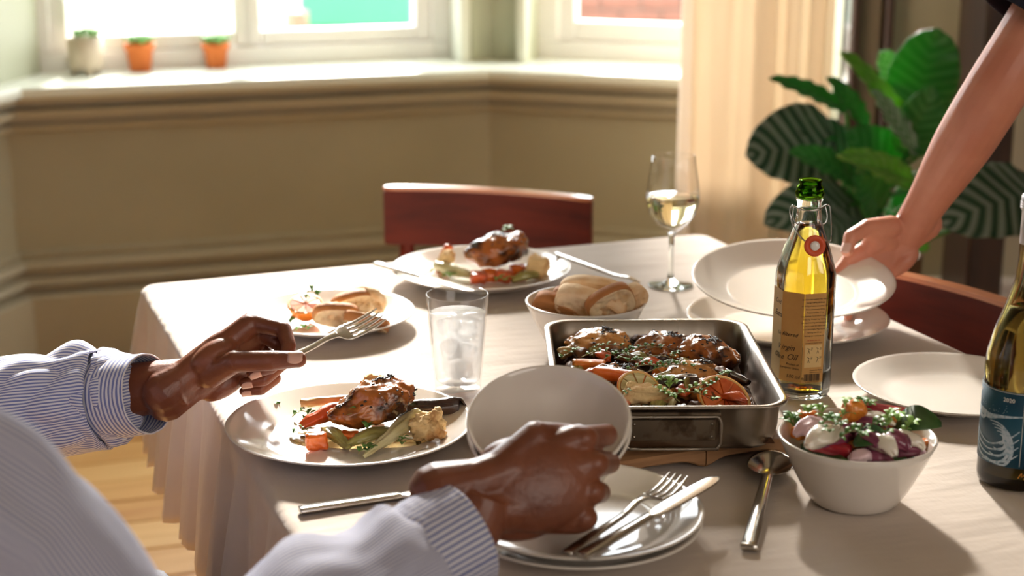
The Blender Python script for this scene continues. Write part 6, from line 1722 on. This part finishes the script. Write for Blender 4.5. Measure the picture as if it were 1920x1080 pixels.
# ---------------------------------------------------------------- the standing woman
WW = PD(1702, 438, 2.155)
WE = PD(1862, 178, 2.02)
WS = V((.800, 2.06, 1.405))
bm = bmesh.new()
wd = V((-.74, -.08, -.66)); ws = V((-.64, -.08, .72))
thW = [PD(1672, 424, 2.135), PD(1626, 427, 2.115), PD(1596, 444, 2.098), PD(1588, 470, 2.088)]
tipsW, LWW = hand(bm, WW, wd, ws, 1, [(25, 35, 25), (22, 32, 25), (22, 32, 25), (24, 32, 25)], thW, .92)
capsule(bm, LWW(.03, .016, -.002), thW[1], .019, .012); capsule(bm, LWW(.055, .022, -.002), thW[1].lerp(thW[0], .5), .015, .014)
capsule(bm, LWW(-.03, .008, 0), LWW(.0, .009, 0), .0225, .0180); capsule(bm, LWW(-.03, -.008, 0), LWW(.0, -.009, 0), .0225, .0180)
limb(bm, [WW, WW.lerp(WE, .25), WW.lerp(WE, .65), WE, WE.lerp(WS, .3), WE.lerp(WS, .8), WS], [(.026, .022), (.0285, .025), (.0385, .036), (.0400, .038), (.0400, .040), (.043, .043), (.046, .046)], hint=(0, 1, 0))
wh = solid_remesh(bm, .0019, 6)
bm = bmesh.new()
wm = V((.955, 2.13, 1.40)); wp_ = V((1.08, 2.20, .92)); WS2 = V((1.10, 2.24, 1.40))
wf = V((-.85, -.35, 0)).normalized()
sweep(bm, [wp_ + V((0, 0, -.06)), wp_ + V((0, 0, .05)), wp_.lerp(wm, .5), wm + V((0, 0, -.10)), wm, wm + V((0, 0, .06))], [(.165, .11), (.16, .105), (.12, .085), (.145, .10), (.12, .075), (.05, .05)], 24, 36, hint=wf)
WE2, WW2 = V((1.16, 2.36, 1.12)), V((1.02, 2.20, .93))
limb(bm, [WS, WE.lerp(WS, .55)], [.046, .041]); limb(bm, [WS2, WE2], [.046, .038])
limb(bm, [WE2, WE2.lerp(WW2, .4), WW2], [.036, .034, .022])
hand(bm, WW2, (-.6, -.3, -.6), (-.5, 0, .8), -1, [(20, 30, 20)] * 4, [WW2 + V((-.02, -.02, 0)), WW2 + V((-.05, -.02, .0)), WW2 + V((-.075, -.03, -.02)), WW2 + V((-.09, -.035, -.035))], .92)
hc2 = wm + V((-.03, -.015, .245))
limb(bm, [wm, wm + V((-.01, -.0, .12)), hc2], [.052, .046, .050])
f2, s2, u2 = head_geo(bm, hc2, V((-.8, -.3, -.45)), .95)
wl = V((-wf.y, wf.x, 0))
for sg in (-1, 1):
    h = wp_ + wl * sg * .085 + V((0, 0, -.06)); k_ = h + V((-.01, -.01, -.40)); f_ = V((h.x + .0, h.y + .0, .06))
    limb(bm, [h, h.lerp(k_, .5), k_], [.085, .072, .055]); limb(bm, [k_, k_.lerp(f_, .35), f_], [.052, .052, .034]); limb(bm, [f_ - wf * .03, f_ + wf * .06 + V((0, 0, -.025)), f_ + wf * .15 + V((0, 0, -.035))], [.034, .034, .02])
wr = solid_remesh(bm, .007, 5)
me = join_meshes([wh, wr], 'person'); me.shade_smooth(); me.materials.append(M['skin_light'])
woman = bpy.data.objects.new('person', me); COL.objects.link(woman)
tag(woman, 'standing person in dark short sleeves reaching a bare arm to lift a plate', 'person')
face_parts(woman, hc2, f2, s2, u2, 'skin_light')
b = bmesh.new(); ellipsoid(b, hc2 + u2 * .035 - f2 * .03, (f2, s2, u2), (.096, .088, .100), 4); ellipsoid(b, hc2 - f2 * .11 + u2 * .03, (f2, s2, u2), (.045, .045, .045), 3); obj('hair', b, 'hair_brown', woman)
vv = (thW[3] - thW[2]).normalized(); nail(woman, thW[3] - vv * .001, vv, V((-.55, -.8, .2)), .0080, 'nail_light')
bm = bmesh.new()
sweep(bm, [wp_ + V((0, 0, -.02)), wp_ + V((0, 0, .05)), wp_.lerp(wm, .5), wm + V((0, 0, -.10)), wm, wm + V((0, 0, .05))], [(.180, .13), (.175, .125), (.15, .115), (.160, .12), (.135, .095), (.070, .070)], 24, 36, hint=wf)
limb(bm, [wm.lerp(WS2, .3), WS2, WS2.lerp(WE2, .45)], [.075, .066, .060])
limb(bm, [wm.lerp(WS, .3), WS, WS + (WE - WS) * .12], [.075, .064, .060])
tp = solid_remesh(bm, .008, 6); tp.materials.append(M['black_knit']); tp.shade_smooth()
o = bpy.data.objects.new('jumper', tp); COL.objects.link(o); o.parent = woman
SC = PD(1915, 34, WE.y + (WS.y - WE.y) * .32)
sleeve('sleeve', [WS + V((.02, .01, .0)), WS.lerp(SC, .5), SC], [(.066, .066), (.060, .060), (.053, .053)], 'black_knit', 4, .003, 40)
sleeve('sleeve_hem', [SC + (WS - SC) * .12, SC], [(.0545, .0545), (.0560, .0560)], 'black_knit', 6, .001, 10, thick=.003)
bm = bmesh.new()
for sg in (-1, 1):
    h = wp_ + wl * sg * .085 + V((0, 0, -.04)); k_ = h + V((-.01, -.01, -.42)); f_ = V((h.x, h.y, .10))
    limb(bm, [h, h.lerp(k_, .5), k_, f_], [.100, .088, .070, .056])
ellipsoid(bm, wp_ + V((0, 0, -.03)), (wf, wl, V((0, 0, 1))), (.125, .18, .12), 4)
tr = solid_remesh(bm, .009, 6); tr.materials.append(M['navy_cloth']); tr.shade_smooth()
o = bpy.data.objects.new('trousers', tr); COL.objects.link(o); o.parent = woman
for sg in (-1, 1):
    f_ = wp_ + wl * sg * .085; f_ = V((f_.x, f_.y, .035)); b = bmesh.new(); limb(b, [f_ - wf * .05, f_ + wf * .06, f_ + wf * .16 + V((0, 0, -.010))], [(.040, .034), (.044, .032), (.030, .022)]); obj('shoe', b, 'dark_wood', woman)
